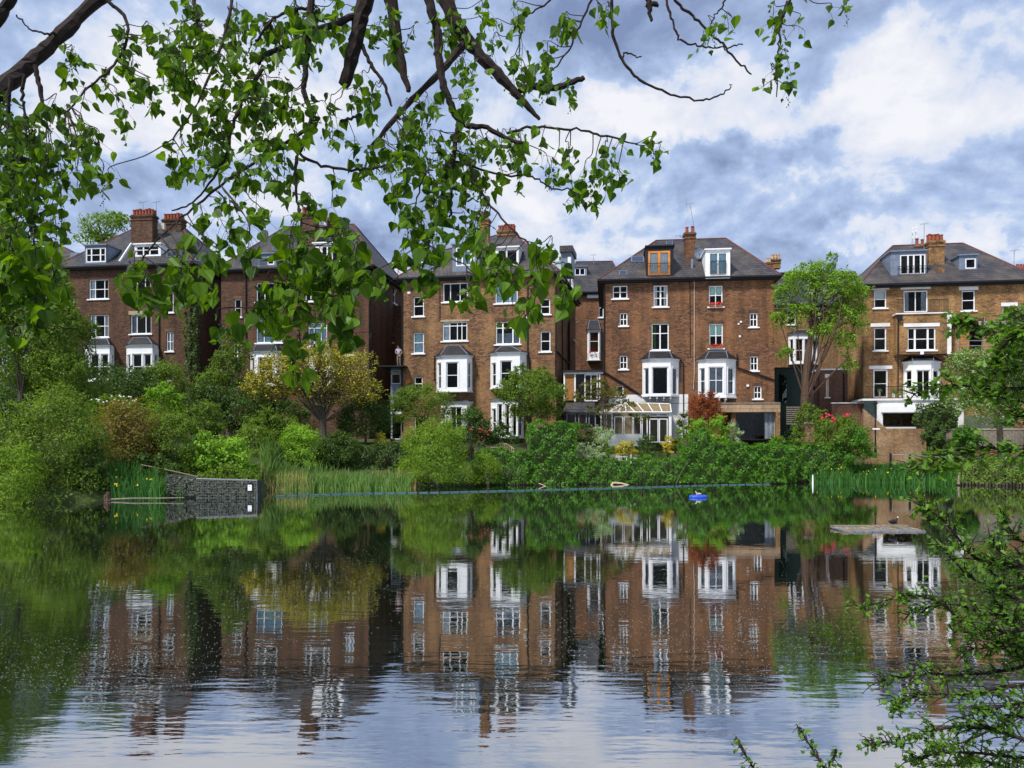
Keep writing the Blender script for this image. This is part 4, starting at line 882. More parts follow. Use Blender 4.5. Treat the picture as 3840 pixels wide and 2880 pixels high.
def shrub(label, cx, top, bot, hw, Y, mat, leaf=.12, dens=1.0, cat='shrub', name='shrub', nl=None, lr=.34, ryf=.8, up=.5, wr=.55, group=None, mat2=None, f2=.3, seed=None):
    NV[0] += 1; rng = np.random.default_rng(seed or NV[0]*7)
    zt, zb = P(cx, top, Y).z, P(cx, bot, Y).z; X = (cx-CX)/F*Y; rx = hw/F*Y; rz = (zt-zb)*.5; ry = min(rx, max(rz*1.3, .8))*ryf+.15
    g = gz(X, Y); zb0 = min(zb, g)
    root = empty(name, (X, Y, zb0), 0, label, cat, group)
    r = np.array((rx, ry, rz*1.08)); c = np.array((0, 0, (zt+zb)/2-zb0-rz*.06))
    area = 4*math.pi*((rx*ry)**1.6/3+(rx*rz)**1.6/3+(ry*rz)**1.6/3)**(1/1.6)
    n = int(dens*area*2.5/(leaf*leaf*wr)); n = min(n, 42000)
    nl = nl or max(10, int(area*1.1))
    q, nr, lc = dome_points(rng, r, n, nl, lr, up, True)
    q = q+c
    if mat2:
        m = rng.random(n) < f2; leaf_cloud('foliage', q[~m], nr[~m], leaf, wr, mat, rng, root); leaf_cloud('blossom_leaves', q[m], nr[m], leaf*.9, wr, mat2, rng, root)
    else: leaf_cloud('foliage', q, nr, leaf, wr, mat, rng, root)
    hh = max(c[2]-rz*.1, .3)
    paths = [([(0, 0, -.2), (0.03, 0, hh*.4)], [.07+rx*.02, .05+rx*.01])]
    for i in range(min(6, nl)):
        e = lc[i]*.8+c; paths.append(([(0.03, 0, hh*.3), tuple((e*.5+np.array((0, 0, hh*.25)))), tuple(e)], [.045, .03, .012]))
    stem_mesh('stems', 'barkG', paths, root)
    return root
def tree(label, blobs, Y, trunk, mat, leaf=.14, dens=1.0, bark='barkG', tr=14, cat='tree', wr=.55, mat2=None, f2=.3, lr=.25, nbr=26, up=.4, ryf=.9, name='tree', gap=1.0):
    """blobs: crown ellipses (cx, cy, rx, ry) in view px; trunk: path in view px; tr: trunk radius px"""
    NV[0] += 1; rng = np.random.default_rng(NV[0]*7+1); s = Y/F
    base = P(trunk[0][0], trunk[0][1], Y); g = min(gz(base.x, Y), base.z); o = np.array((base.x, Y, g)); root = empty(name, tuple(o), 0, label, cat)
    tp = [np.array(P(x, y, Y))-o for x, y in trunk]; tp[0][2] = -.3; tp = [t+np.array((0, (i % 2)*.05, 0)) for i, t in enumerate(tp)]
    Q = []; NR = []; LC = []
    for (cx, cy, rx, ry) in blobs:
        r = np.array((rx*s, min(rx, ry*1.4)*s*ryf, ry*s)); c = np.array(P(cx, cy, Y))-o+np.array((0, rng.uniform(-.25, .25)*r[1], 0))
        area = 4*math.pi*((r[0]*r[1])**1.6/3+(r[0]*r[2])**1.6/3+(r[1]*r[2])**1.6/3)**(1/1.6)
        n = min(int(dens*area*2.0/(leaf*leaf*wr)), 30000); nl = max(9, int(area*1.5*gap))
        q, nr, lc = dome_points(rng, r, n, nl, lr, up, False, .35); Q.append(q+c); NR.append(nr); LC.append(lc+c)
    q = np.concatenate(Q); nr = np.concatenate(NR); lc = np.concatenate(LC); n = len(q)
    if mat2:
        m = rng.random(n) < f2; leaf_cloud('crown', q[~m], nr[~m], leaf, wr, mat, rng, root); leaf_cloud('bright_leaves', q[m], nr[m]*.5+np.array((0, -.3, .8)), leaf*1.15, wr, mat2, rng, root)
    else: leaf_cloud('crown', q, nr, leaf, wr, mat, rng, root)
    rad = [tr*s*(1-.5*i/(len(tp)-1)) for i in range(len(tp))]
    tk = MB().tube([tuple(t) for t in tp], rad, 9).build('trunk', M[bark], root)
    pick = lc[rng.permutation(len(lc))[:nbr]]; top = tp[-1]
    for e in pick:
        j = tp[1] if (len(tp) > 2 and rng.random() < .35) else top
        a = j*.55+e*.45+np.array((0, 0, .12*np.linalg.norm(e-j))); w = min(rad[-1]*.5, .075)
        a = a+rng.normal(size=3)*.1*np.linalg.norm(e-j)
        MB().tube([tuple(j-np.array((0, 0, .1))), tuple(a), tuple(e)], [w, w*.6, w*.2], 5).build('limb', M[bark], root)
    return root
def hedge(label, x0, x1, top, bot, Y, mat, depth=1.6, leaf=.13, dens=1.0, cat='hedge', name='hedge', wr=.75, bump=.22, Y1=None, round_=.25):
    """clipped or ivy-clad mass: leaves over a lumpy box; top may be a list of (px,py)"""
    NV[0] += 1; rng = np.random.default_rng(NV[0]*7+2); Y1 = Y1 or Y
    a, b = P(x0, bot, Y), P(x1, bot, Y1); tops = top if isinstance(top, list) else [(x0, top), (x1, top)]
    e = np.array((b.x-a.x, b.y-a.y)); L = np.linalg.norm(e); e /= L; nrm = np.array((e[1], -e[0]))
    if nrm[1] > 0: nrm = -nrm
    root = empty(name, (a.x, a.y, min(a.z, 0)), 0, label, cat); o = np.array((a.x, a.y, min(a.z, 0)))
    tx = np.array([t[0] for t in tops], float); tz = []
    for t in tops:
        k = (t[0]-x0)/(x1-x0); tz.append(P(t[0], t[1], Y+(Y1-Y)*k).z)
    tz = np.array(tz); tu = (tx-x0)/(x1-x0)*L
    H_ = np.max(tz)-o[2]; A = L*H_+L*depth+2*depth*H_
    n = min(int(dens*A*3.0/(leaf*leaf*wr)), 90000)
    pf, pt = L*H_*1.1/A, L*depth/A
    r = rng.random(n); u = rng.random(n)*L; v = rng.random(n); w = rng.random(n)
    zt = np.interp(u, tu, tz)-o[2]; zb = (P(x0, bot, Y).z+(P(x1, bot, Y1).z-P(x0, bot, Y).z)*u/L)-o[2]
    face = np.where(r < pf, 0, np.where(r < pf+pt, 1, 2))
    z = np.where(face == 1, zt, zb+(zt-zb)*v); d = np.where(face == 0, 0, w*depth); u = np.where(face == 2, np.where(v > .5, 0, L), u)
    z = np.where(face == 2, zb+(zt-zb)*rng.random(n), z)
    edge = np.clip((z-(zt-round_*2))/(round_*2), 0, 1)**2*round_*(face == 0); d = d+edge
    bm = (np.sin(u*2.3+z*1.7)+np.sin(u*5.1-z*3.9+1)+np.sin(z*6.1+u*.7)*.6+np.sin(u*11+z*9)*.4)*bump*.5
    jit = rng.uniform(-.12, .07, n)
    N3 = np.where((face == 0)[:, None], np.array((nrm[0], nrm[1], .25)), np.where((face == 1)[:, None], np.array((0, 0, 1.)), np.stack([np.where(u > L/2, e[0], -e[0]), np.where(u > L/2, e[1], -e[1]), np.full(n, .3)], 1)))
    base = np.stack([e[0]*u-nrm[0]*d, e[1]*u-nrm[1]*d, z], 1)
    q = base+N3*(bm+jit)[:, None]; nr = N3+.6*rng.normal(size=(n, 3))+np.array((0, 0, .35))
    leaf_cloud('ivy_leaves' if mat == 'leafI' else 'foliage', q, nr, leaf, wr, mat, rng, root)
    mb = MB(); K = 24
    for k in range(K):
        ua, ub = L*k/K+.05, L*(k+1)/K-.001+.0; ub = min(ub, L-.12)
        h = float(np.interp((ua+ub)/2, tu, tz)-o[2])-.28; zz = min(0, a.z)-o[2]-.3
        if ub <= ua or h < .2: continue
        c1 = e*ua-nrm*.3; c2 = e*ub-nrm*.3; c3 = e*ub-nrm*(depth-.1); c4 = e*ua-nrm*(depth-.1)
        mb.prism([tuple(c1), tuple(c2), tuple(c3), tuple(c4)], zz, h)
    mb.build('dense_wood', M['barkG'], root, 'stuff')
    return root
def blades(name, label, cat, regions, mat, wid=.03, seg=3, kind='stuff', seed=3, parent=None, lean=.25):
    """regions: (px0, px1, Ya, Yb, n, hmin, hmax)"""
    rng = np.random.default_rng(seed); V = []; Fc = []
    o = parent
    for (x0, x1, Ya, Yb, n, h0, h1) in regions:
        for i in range(n):
            Y = rng.uniform(Ya, Yb); px = rng.uniform(x0, x1); X = (px-CX)/F*Y; g = max(gz(X, Y), -.1)
            h = rng.uniform(h0, h1); a = rng.uniform(0, 6.28); l = h*lean*rng.uniform(-.2, 1.3); w = wid*rng.uniform(.6, 1.3); fa = rng.uniform(-.8, .8)
            b = len(V)
            for k in range(seg+1):
                t = k/seg; x = X+math.cos(a)*l*t*t; y = Y+math.sin(a)*l*t*t; z = g+h*t*(1-.18*t*abs(l)/h); ww = w*(1-t)**.6
                if k < seg: V.append((x-ww*math.cos(fa), y-ww*math.sin(fa), z)); V.append((x+ww*math.cos(fa), y+ww*math.sin(fa), z))
                else: V.append((x, y, z))
            for k in range(seg-1): Fc.append((b+2*k, b+2*k+1, b+2*k+3, b+2*k+2))
            Fc.append((b+2*seg-2, b+2*seg-1, b+2*seg))
    me = bpy.data.meshes.new(name); me.from_pydata(V, [], Fc)
    o = link_mesh(name, me, M[mat], parent, kind); return tag(o, label, cat) if label else o
def blossoms(root, name, mat, cx, cy, rx, ry, Y, n, sz, seed=1):
    rr = random.Random(seed); mb = MB(); o = root.location
    for i in range(n):
        a = rr.uniform(0, 6.28); q = math.sqrt(rr.random()); p = P(cx+math.cos(a)*rx*q, cy+math.sin(a)*ry*q, Y)
        mb.ball((p.x-o.x, p.y-o.y+rr.uniform(-.1, .1), p.z-o.z), sz*rr.uniform(.6, 1.2), 6, 4, (1, .7, .8))
    mb.build(name, M[mat], root, 'stuff' if n > 12 else None)

# far trees behind the roofs
tree('feathery pale green tree rising behind the roof of the leftmost brick house', [(385, 850, 90, 55), (440, 830, 60, 40), (330, 890, 60, 40), (400, 910, 80, 40)], 92, [(390, 1010), (388, 950), (385, 890)], 'leafL', .26, .5, lr=.3, gap=.7)
# left bank, back to front
tree('tall mid green ash tree filling the left edge of the bank', [(110, 1080, 150, 170), (60, 1280, 150, 190), (200, 1240, 110, 150), (-60, 1150, 140, 260), (20, 920, 90, 130), (230, 1400, 120, 110)], 47, [(70, 1700), (75, 1500), (90, 1300)], 'leafG', .15, .95, nbr=12)
tree('yellowing elder tree between the ash tree and the leftmost bay window', [(270, 1290, 90, 110), (300, 1430, 110, 100), (330, 1250, 50, 70)], 51, [(290, 1650), (290, 1500), (285, 1400)], 'leafG', .14, .55, mat2='leafL', f2=.35)
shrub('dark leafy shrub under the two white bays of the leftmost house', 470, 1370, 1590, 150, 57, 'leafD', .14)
shrub('dark green shrub at the foot of the leftmost house near its small white window', 610, 1350, 1560, 100, 59, 'leafG', .14, .9)
hedge('ivy climbing the right corner of the leftmost house', 690, 740, [(690, 1150), (715, 1080), (740, 1180)], 1560, 69.2, 'leafD', .4, .17, .55, 'ivy', 'ivy', bump=.2)
hedge('ivy strip climbing between the two white bays of the leftmost house', 440, 482, [(440, 1420), (465, 1270), (482, 1290)], 1560, 71.4, 'leafD', .3, .17, .6, 'ivy', 'ivy', bump=.15)
tree('bushy mid green tree against the left part of the second brick house', [(850, 1400, 75, 110), (900, 1330, 50, 70), (800, 1460, 70, 80), (950, 1460, 60, 70), (860, 1270, 40, 40)], 60, [(860, 1650), (860, 1560), (860, 1460)], 'leafG', .14, .8)
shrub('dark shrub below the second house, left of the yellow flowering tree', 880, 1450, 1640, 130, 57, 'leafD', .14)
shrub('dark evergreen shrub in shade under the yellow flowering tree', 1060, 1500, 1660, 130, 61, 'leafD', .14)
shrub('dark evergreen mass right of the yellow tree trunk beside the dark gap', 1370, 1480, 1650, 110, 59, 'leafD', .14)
t = tree('spreading yellow-leaved tree with reddish brown trunk in front of the second house', [(1180, 1400, 150, 100), (1290, 1390, 130, 90), (1060, 1410, 120, 90), (1340, 1470, 100, 70), (1000, 1470, 90, 60), (1180, 1320, 110, 55), (1230, 1480, 170, 60), (950, 1440, 50, 50)], 57,
    [(1213, 1650), (1210, 1580), (1200, 1520), (1190, 1490)], 'leafO', .12, .34, 'barkG', 15, mat2='leafY', f2=.4, nbr=80, lr=.22)
shrub('clipped round bright shrub above the conifer on the left bank', 605, 1435, 1590, 85, 50, 'leafB', .12, 1.1, lr=.22)
shrub('rounded dark conifer-like shrub behind the golden maple', 765, 1502, 1640, 72, 50, 'leafG', .09, 1.2, lr=.22)
t = shrub('pale flowering shrub with white blossoms above the golden maple', 430, 1480, 1580, 120, 47, 'leafL', .12); blossoms(t, 'white_blossoms', 'render', 430, 1500, 90, 18, 45.6, 30, .06)
shrub('broad golden brown maple on the left bank above the water iris', 470, 1490, 1770, 155, 44.5, 'leafM', .13, .95, lr=.4, up=1.2)
shrub('deep green shrub with orange-red shoots right of the golden maple', 640, 1545, 1790, 100, 45, 'leafG', .12, 1.0)
shrub('vivid green leafy shrub sloping down to the stone-filled cage wall', 760, 1600, 1810, 95, 46, 'leafB', .15, 1.0, wr=.7)
shrub('bright green large-leaved shrub behind the stone-filled cage wall', 865, 1640, 1830, 95, 46.5, 'leafB', .16, 1.0, wr=.7)
shrub('small bright shrub beside the reeds right of the notice', 930, 1730, 1840, 45, 47.5, 'leafB', .14, 1.0)
shrub('mid green shrub below the dark conifer, left of the laurel', 950, 1590, 1760, 95, 51, 'leafG', .13)
shrub('large dark green willowy shrub overhanging the water at left', 200, 1450, 1890, 200, 40, 'leafG', .14, .95, wr=.4)
shrub('grey-brown twiggy shrub at the left edge above the lime shrub', 20, 1470, 1760, 120, 40.5, 'leafD', .13, .9)
shrub('lime green rounded willow shrub at the left edge of the water', 40, 1655, 1895, 125, 37.2, 'leafL', .12, 1.0, wr=.35)
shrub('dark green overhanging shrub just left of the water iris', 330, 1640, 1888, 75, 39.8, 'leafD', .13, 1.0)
# middle bank
shrub('glossy laurel shrub behind the reed bed', 1125, 1595, 1760, 100, 53, 'leafB', .14, .95, wr=.4)
shrub('dark laurel right of the tall yellow tree trunk', 1270, 1615, 1745, 90, 54, 'leafD', .14, 1.1, wr=.4)
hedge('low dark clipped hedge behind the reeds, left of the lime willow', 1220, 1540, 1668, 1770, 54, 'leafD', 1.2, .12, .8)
shrub('small golden yellow shrub at the foot of the dark gap', 1428, 1622, 1668, 24, 58, 'leafY', .1, 1.2)
t = shrub('wide umbrella shaped green shrub against the left corner of the middle house', 1585, 1440, 1590, 135, 61, 'leafG', .13, .95, wr=.4, name='tree', cat='tree')
MB().tube([(-.1, 0, -2.2), (-.1, 0, .5), (.2, 0, 2.0)], [.18, .15, .09], 7).build('trunk', M['barkG'], t)
shrub('big round lime green willow bush at the water edge below the middle house', 1640, 1578, 1822, 138, 51.2, 'leafL', .13, 1.15, wr=.33, lr=.3, cat='willow bush', name='willow_bush')
shrub('feathery pale green willow tuft right of the round lime willow', 1830, 1700, 1812, 62, 52.4, 'leafL', .13, 1.0, wr=.25)
t = shrub('dark rhododendron with a few pink flowers left of the white lower bay', 1765, 1530, 1690, 90, 58, 'leafD', .13); blossoms(t, 'pink_flower', 'pink', 1800, 1610, 50, 30, 56.6, 6, .09)
shrub('small pale shrub with orange flowers between the lime willow and rhododendron', 1680, 1572, 1660, 40, 58, 'leafS', .11, .8, mat2='leafY', f2=.2)
tree('mid green garden tree standing before the right bay of the middle house', [(1980, 1480, 110, 90), (2060, 1500, 80, 80), (1900, 1470, 55, 45), (1960, 1420, 50, 50), (2030, 1420, 45, 45), (2000, 1550, 110, 45)], 60, [(1985, 1665), (1985, 1600), (1980, 1540)], 'leafG', .14, .8, 'barkG', 10)
tree('thin airy olive green tree before the timber panel extension', [(2230, 1450, 60, 30), (2280, 1480, 70, 35), (2190, 1490, 50, 25), (2330, 1520, 55, 25), (2400, 1570, 40, 22), (2240, 1540, 50, 22)], 60, [(2278, 1665), (2272, 1600), (2262, 1540), (2255, 1500)], 'leafO', .12, .5, 'barkG', 6, nbr=30)
for a in [('dark green bush under the blue-grey glazed doors', 2190, 1592, 1660, 55, 59, 'leafD', .12), ('silvery round bush in front of the conservatory', 2258, 1598, 1668, 42, 58, 'leafS', .09),
          ('pale variegated shrub right of the big ivy block', 2205, 1655, 1725, 62, 56.6, 'leafS', .12), ('small deep green bush between the variegated and golden shrubs', 2275, 1660, 1722, 34, 57, 'leafG', .1),
          ('golden orange low shrub behind the white garden chairs', 2342, 1650, 1712, 46, 57.6, 'leafY', .09), ('dark ball of box below the conservatory door', 2424, 1622, 1705, 40, 58, 'leafD', .08),
          ('upright golden clipped shrub near the conservatory door', 2508, 1628, 1702, 24, 58, 'leafY', .08), ('dark mushroom shaped clipped yew beside the conservatory', 2565, 1552, 1612, 36, 60, 'leafD', .08),
          ('dark green leafy shrub under the clipped yew', 2572, 1585, 1715, 40, 58, 'leafG', .13), ('tall bright green shrub left of the garden room', 2620, 1560, 1720, 50, 57.5, 'leafB', .13),
          ('bright green shrub below the red-brown maple', 2690, 1560, 1715, 50, 58, 'leafB', .13), ('shade plants in front of the box ball', 2450, 1690, 1730, 70, 56.5, 'leafD', .1),
          ('grey olive tree before the black garden room opening', 2748, 1568, 1690, 32, 59, 'leafS', .1), ('small lime euphorbia beside the grey curtain', 2918, 1628, 1668, 30, 58, 'leafL', .09),
          ('green rounded shrub at the foot of the pollarded tree', 3035, 1505, 1640, 58, 60.5, 'leafG', .14), ('low shrub right of the lime euphorbia', 2990, 1615, 1680, 36, 59, 'leafG', .12)]:
    shrub(*a[:7], leaf=a[7], lr=.26)
shrub('red-brown Japanese maple in front of the right white bay', 2645, 1468, 1590, 75, 60.5, 'leafR', .11, 1.0, up=1.0)
tree('tall pollarded tree with bright new leaves in the gap right of the warm brown house', [(3060, 1020, 94, 47), (3000, 1060, 82, 59), (3150, 1060, 82, 53), (2950, 1110, 59, 53), (3210, 1110, 59, 59), (3090, 1100, 94, 53), (3000, 1180, 82, 59), (3150, 1190, 82, 59), (3230, 1200, 41, 70), (2920, 1200, 41, 41), (3170, 1290, 53, 53), (3190, 1370, 35, 41), (3080, 1250, 59, 47), (3120, 970, 25, 29), (2945, 1330, 35, 29)], 63,
     [(3022, 1640), (3020, 1500), (3030, 1330), (3045, 1240)], 'leafB', .17, .6, 'barkB', 20, nbr=36, lr=.3, mat2='leafG', f2=.3)
t = shrub('rose bush with red and pink flowers over the ivy mound', 3150, 1560, 1700, 105, 58.3, 'leafG', .13, 1.1)
blossoms(t, 'red_roses', 'pink', 3096, 1562, 20, 12, 57, 12, .08, 2); blossoms(t, 'red_roses', 'pink', 3130, 1575, 14, 9, 57, 9, .08, 3); blossoms(t, 'red_roses', 'pink', 3172, 1556, 18, 7, 57, 9, .075, 4)
shrub('dark ivy mound left of the lamp post', 3190, 1590, 1740, 90, 58, 'leafI', .14, 1.2, lr=.25, wr=.75)
# ivy-clad pond wall
hedge('tall bright ivy block standing above the pond wall', 1985, 2162, [(1985, 1600), (2010, 1585), (2130, 1587), (2162, 1610)], 1818, 53.6, 'leafI', 2.0, .15, 1.0, 'ivy', 'ivy', Y1=53.9)
hedge('dark ivy hedge left of the tall ivy block, behind the willow tuft', 1780, 1984, [(1780, 1688), (1984, 1692)], 1815, 53.4, 'leafI', 1.2, .14, .9, 'ivy', 'ivy')
hedge('low ivy wall below the white garden chairs', 2163, 2560, [(2163, 1722), (2300, 1727), (2560, 1722)], 1812, 54.2, 'leafI', 1.2, .14, 1.0, 'ivy', 'ivy', Y1=54.9)
hedge('high ivy wall below the garden room', 2561, 2985, [(2561, 1705), (2590, 1640), (2640, 1600), (2680, 1655), (2800, 1672), (2985, 1668)], 1812, 55.0, 'leafI', 1.5, .14, 1.0, 'ivy', 'ivy', Y1=56.2)
hedge('small rounded ivy bulge stepping forward at the pond wall end', 2862, 2946, [(2862, 1725), (2900, 1713), (2946, 1725)], 1812, 55.0, 'leafI', .9, .13, 1.1, 'ivy', 'ivy')
hedge('darker ivy wall right of the rounded bulge up to the post', 2986, 3200, [(2986, 1672), (3100, 1665), (3200, 1680)], 1800, 57.2, 'leafI', 1.5, .14, .9, 'ivy', 'ivy')
hedge('ivy hanging down the right end of the yellow brick retaining wall', 3455, 3590, [(3455, 1600), (3480, 1520), (3560, 1500), (3590, 1540)], 1715, 60.3, 'leafD', 1.0, .15, 1.0, 'ivy', 'ivy')
hedge('bright ivy clump on the concrete fence', 3588, 3670, [(3588, 1610), (3630, 1600), (3670, 1615)], 1680, 58.8, 'leafI', .6, .14, 1.0, 'ivy', 'ivy')
hedge('low dark hedge along the right bank beside the path', 3590, 3900, [(3590, 1722), (3900, 1715)], 1812, 53.8, 'leafG', 1.6, .13, .9, Y1=51)
tree('silvery green tree before the scaffold at the right edge', [(3650, 1380, 90, 90), (3760, 1420, 110, 130), (3850, 1300, 100, 150), (3700, 1530, 120, 70), (3600, 1500, 60, 60)], 54, [(3760, 1740), (3750, 1600), (3740, 1500)], 'leafG', .13, .75, mat2='leafS', f2=.3)
tree('dark leafy tree cropped by the right edge of the view', [(3860, 1260, 90, 120), (3900, 1450, 110, 160)], 50, [(3900, 1760), (3890, 1600), (3880, 1450)], 'leafD', .13, .8)
for a in [('dense dark tree mass behind the ash tree at the far left edge', 60, 1080, 1650, 190, 56, 'leafD', .17), ('dark green mass below the ash tree left of the elder', 150, 1330, 1620, 190, 50, 'leafG', .15),
          ('dark shrub between the second house and its yellow tree, low left', 780, 1430, 1600, 90, 56, 'leafD', .14), ('leafy bush under the left half of the yellow tree', 1010, 1540, 1680, 120, 56, 'leafG', .13),
          ('low leafy plants at the iris clump beside the cage wall', 655, 1790, 1868, 62, 42.6, 'leafB', .12), ('dark undergrowth behind the iris clump', 520, 1700, 1850, 150, 43, 'leafD', .13),
          ('bushy undergrowth behind the cage wall', 850, 1740, 1850, 120, 44.2, 'leafG', .13), ('shade shrub between rhododendron and garden tree', 1880, 1590, 1690, 60, 59, 'leafD', .13), ('small shrub at the foot of the right tree trunk', 3480, 1690, 1760, 60, 57, 'leafG', .12)]:
    shrub(*a[:7], leaf=a[7])
# reeds, iris, long grass
blades('reed_bed', 'bed of tall green reeds along the water between the notice and the lime willow', 'reeds', [(975, 1540, 47.5, 50.8, 1900, .4, 1.5), (985, 1250, 47.8, 50, 700, .4, 1.0)], 'reed', .04, lean=.55)
blades('dry_reeds', 'straw coloured dead reed stems at the water edge in the reed bed', 'reeds', [(1040, 1160, 47.6, 48.6, 170, .5, 1.5), (1230, 1262, 48.4, 49, 40, .5, 1.3), (1390, 1560, 49.6, 50.6, 130, .6, 1.6), (975, 1040, 47.3, 48, 50, .4, 1.0)], 'straw', .028, seed=8)
blades('iris_bed', 'clump of water iris with yellow flowers in front of the golden maple', 'iris', [(415, 600, 39.6, 41.5, 700, .5, 1.55), (560, 690, 40.8, 42, 200, .4, 1.3)], 'iris', .035, seed=9, lean=.45)
blades('iris_bed', 'long bank of water iris with yellow flowers below the lamp post', 'iris', [(3040, 3560, 56.4, 58.6, 1700, .35, 1.1), (3060, 3200, 56.4, 57.6, 260, .8, 1.35), (3280, 3400, 56.4, 57.6, 300, .7, 1.3), (3500, 3640, 55.5, 57, 300, .4, 1.0)], 'iris', .05, seed=10, lean=.55)
blades('long_grass', 'dark long grass on the slope between the ivy mound and the brick wall', 'grass', [(3140, 3420, 57.5, 60, 1800, .5, 1.0)], 'iris', .03, seed=11, lean=.4)
rr = random.Random(4); mb = MB()
for (x0, x1, Ya, Yb, n) in ((420, 600, 39.3, 40.5, 12), (3040, 3500, 56.4, 58.0, 40)):
    for i in range(n):
        Y = rr.uniform(Ya, Yb); X = (rr.uniform(x0, x1)-CX)/F*Y; mb.ball((X, Y, max(0, gz(X, Y))+rr.uniform(.6, 1.1)), .045, 5, 3)
tag(mb.build('iris_flowers', M['yellow'], None, 'stuff'), 'scattered yellow iris flowers among the blades on both banks', 'flowers')
# pale bits of blossom and pollen lying on the pond
rng = np.random.default_rng(12); n = 24000
Y = 1/rng.uniform(1/55, 1/9, n)*1.0; X = (rng.uniform(-100, 3940, n)-CX)/F*Y; keep = (Y < shore(X)-.3) & (np.sin(X*.35+Y*.5)+np.sin(X*.9-Y*.21+2)+rng.normal(0, .8, n) > -.35)
X, Y = X[keep], Y[keep]; n = len(X)
leaf_cloud('floating_blossom', np.stack([X, Y, np.full(n, .006)], 1), np.tile(np.array((0, 0, 1.)), (n, 1)), .0, .6, 'render', rng) if False else None
sz = .006+.0008*Y*rng.uniform(.1, 1.0, n)**1.7; V = np.zeros((n, 4, 3)); ang = rng.uniform(0, 3.14, n)
for k in range(4):
    V[:, k, 0] = X+sz*np.cos(ang+k*1.571)*(1 if k % 2 else .6); V[:, k, 1] = Y+sz*np.sin(ang+k*1.571)*(1 if k % 2 else .6)*1.2; V[:, k, 2] = .006
me = bpy.data.meshes.new('floating_blossom'); me.from_pydata(V.reshape(-1, 3).tolist(), [], [(4*i, 4*i+1, 4*i+2, 4*i+3) for i in range(n)])
M['fleck'] = plain('pale_blossom', (.24, .25, .2), .8); tag(link_mesh('floating_blossom', me, M['fleck'], None, 'stuff'), 'pale specks of blossom and pollen scattered over the dark pond', 'blossom')

# ------------------------------------------------------------------ things on the bank and on the water
# stone-filled cage wall with a notice
gb = Frame(738, 40.9, -4, 0, 'gabion_wall', 'low cage wall filled with grey stones standing in the water, small notice at its right end', 'wall')
gu0, gu1, gz0, gz1 = gb.rect((738, 1797, 965, 1870), 0); sl = .12
rng = np.random.default_rng(2); mb = MB(); rr = random.Random(3)
def stones(mb, u0, u1, z0, f_top, y0, n):
    for i in range(n):
        u = rr.uniform(u0, u1); t = f_top(u); z = z0+rr.random()*(t-z0-.03); s = rr.uniform(.035, .08); a = rr.uniform(0, 3)
        ps = [(u+s*math.cos(a+k*1.257)*rr.uniform(.7, 1.2), y0-rr.uniform(0, .06), z+s*math.sin(a+k*1.257)*rr.uniform(.6, 1.1)) for k in range(5)]
        b = [(u+(p[0]-u)*.45, p[1]-.05, z+(p[2]-z)*.55) for p in ps]
        mb.pts(ps+b, [(5, 6, 7, 8, 9)]+[(k, (k+1) % 5, 5+(k+1) % 5, 5+k) for k in range(5)])
ftop = lambda u: gz1+.02-.10*u/gu1
stones(mb, .03, gu1-.03, -.05, ftop, 0, 620)
u2 = gb.u(630, .3)
ftop2 = lambda u: gz1+.02+.22*(u/u2)
stones(mb, u2, .0, .15, ftop2,   .1, 420); mb.build('stones', M['gabstone'], gb.root, 'stuff')
MB().pts([(0, .02, -.3), (gu1, .02, -.3), (gu1, .02, ftop(gu1)), (0, .02, ftop(0)), (0, .9, -.3), (gu1, .9, -.3), (gu1, .9, ftop(gu1)), (0, .9, ftop(0))], [(0, 1, 2, 3), (4, 7, 6, 5), (3, 2, 6, 7), (1, 5, 6, 2), (0, 3, 7, 4)]).build('core', M['gabcore'], gb.root)
MB().pts([(u2, .12, -.3), (0, .12, -.3), (0, .12, ftop2(0)), (u2, .12, ftop2(u2)), (u2, .8, -.3), (0, .8, -.3), (0, .8, ftop2(0)), (u2, .8, ftop2(u2))], [(0, 1, 2, 3), (4, 7, 6, 5), (3, 2, 6, 7), (1, 5, 6, 2), (0, 3, 7, 4)]).build('core', M['gabcore'], gb.root)
mb = MB()
for k in range(26): 
    u = gu1*k/25; mb.tube([(u, -.09, -.05), (u, -.09, ftop(u)+.02)], .006, 3)
for k in range(8): mb.tube([(0, -.09, .02+k*.13), (gu1, -.09, min(.02+k*.13, ftop(gu1)))], .006, 3)
mb.build('wire_mesh', M['aluminium'], gb.root, 'stuff')
MB().tube([(0, -.08, ftop(0)+.02), (gu1, -.08, ftop(gu1)+.02), (gu1, -.05, -.1)], .03, 5).build('edge_tube', M['aluminium'], gb.root)
nt_ = gb.sub(937, -.13, gb.hit(937, 1840, -.13)[1], 'notice', 'small white notice with a blue mark fixed to the stone-filled cage wall', 'notice', K=(0, 0, 1))
nt_.part('board', 'black', (926, 1814, 947, 1842), -.01, .02); nt_.part('sheet', 'white', (929, 1818, 944, 1840), -.02, -.011); nt_.part('mark', 'blue', (935, 1822, 938, 1825), -.024, -.021)
hr = Frame(530, 42.5, 0, gz(-19.5, 42.5), 'handrail', 'weathered sloping handrail running down to the stone-filled cage wall', 'handrail')
MB().tube([tuple(h) for h in hr.path([(530, 1743), (640, 1765), (742, 1788)], 0)], .035, 6).build('rail', M['greywood'], hr.root)
for x, y, yb in ((530, 1743, 1800), (740, 1788, 1868), (728, 1800, 1868)): MB().tube(hr.path([(x, y), (x-8, yb)], .02), .03, 5).build('post', M['greywood'], hr.root)
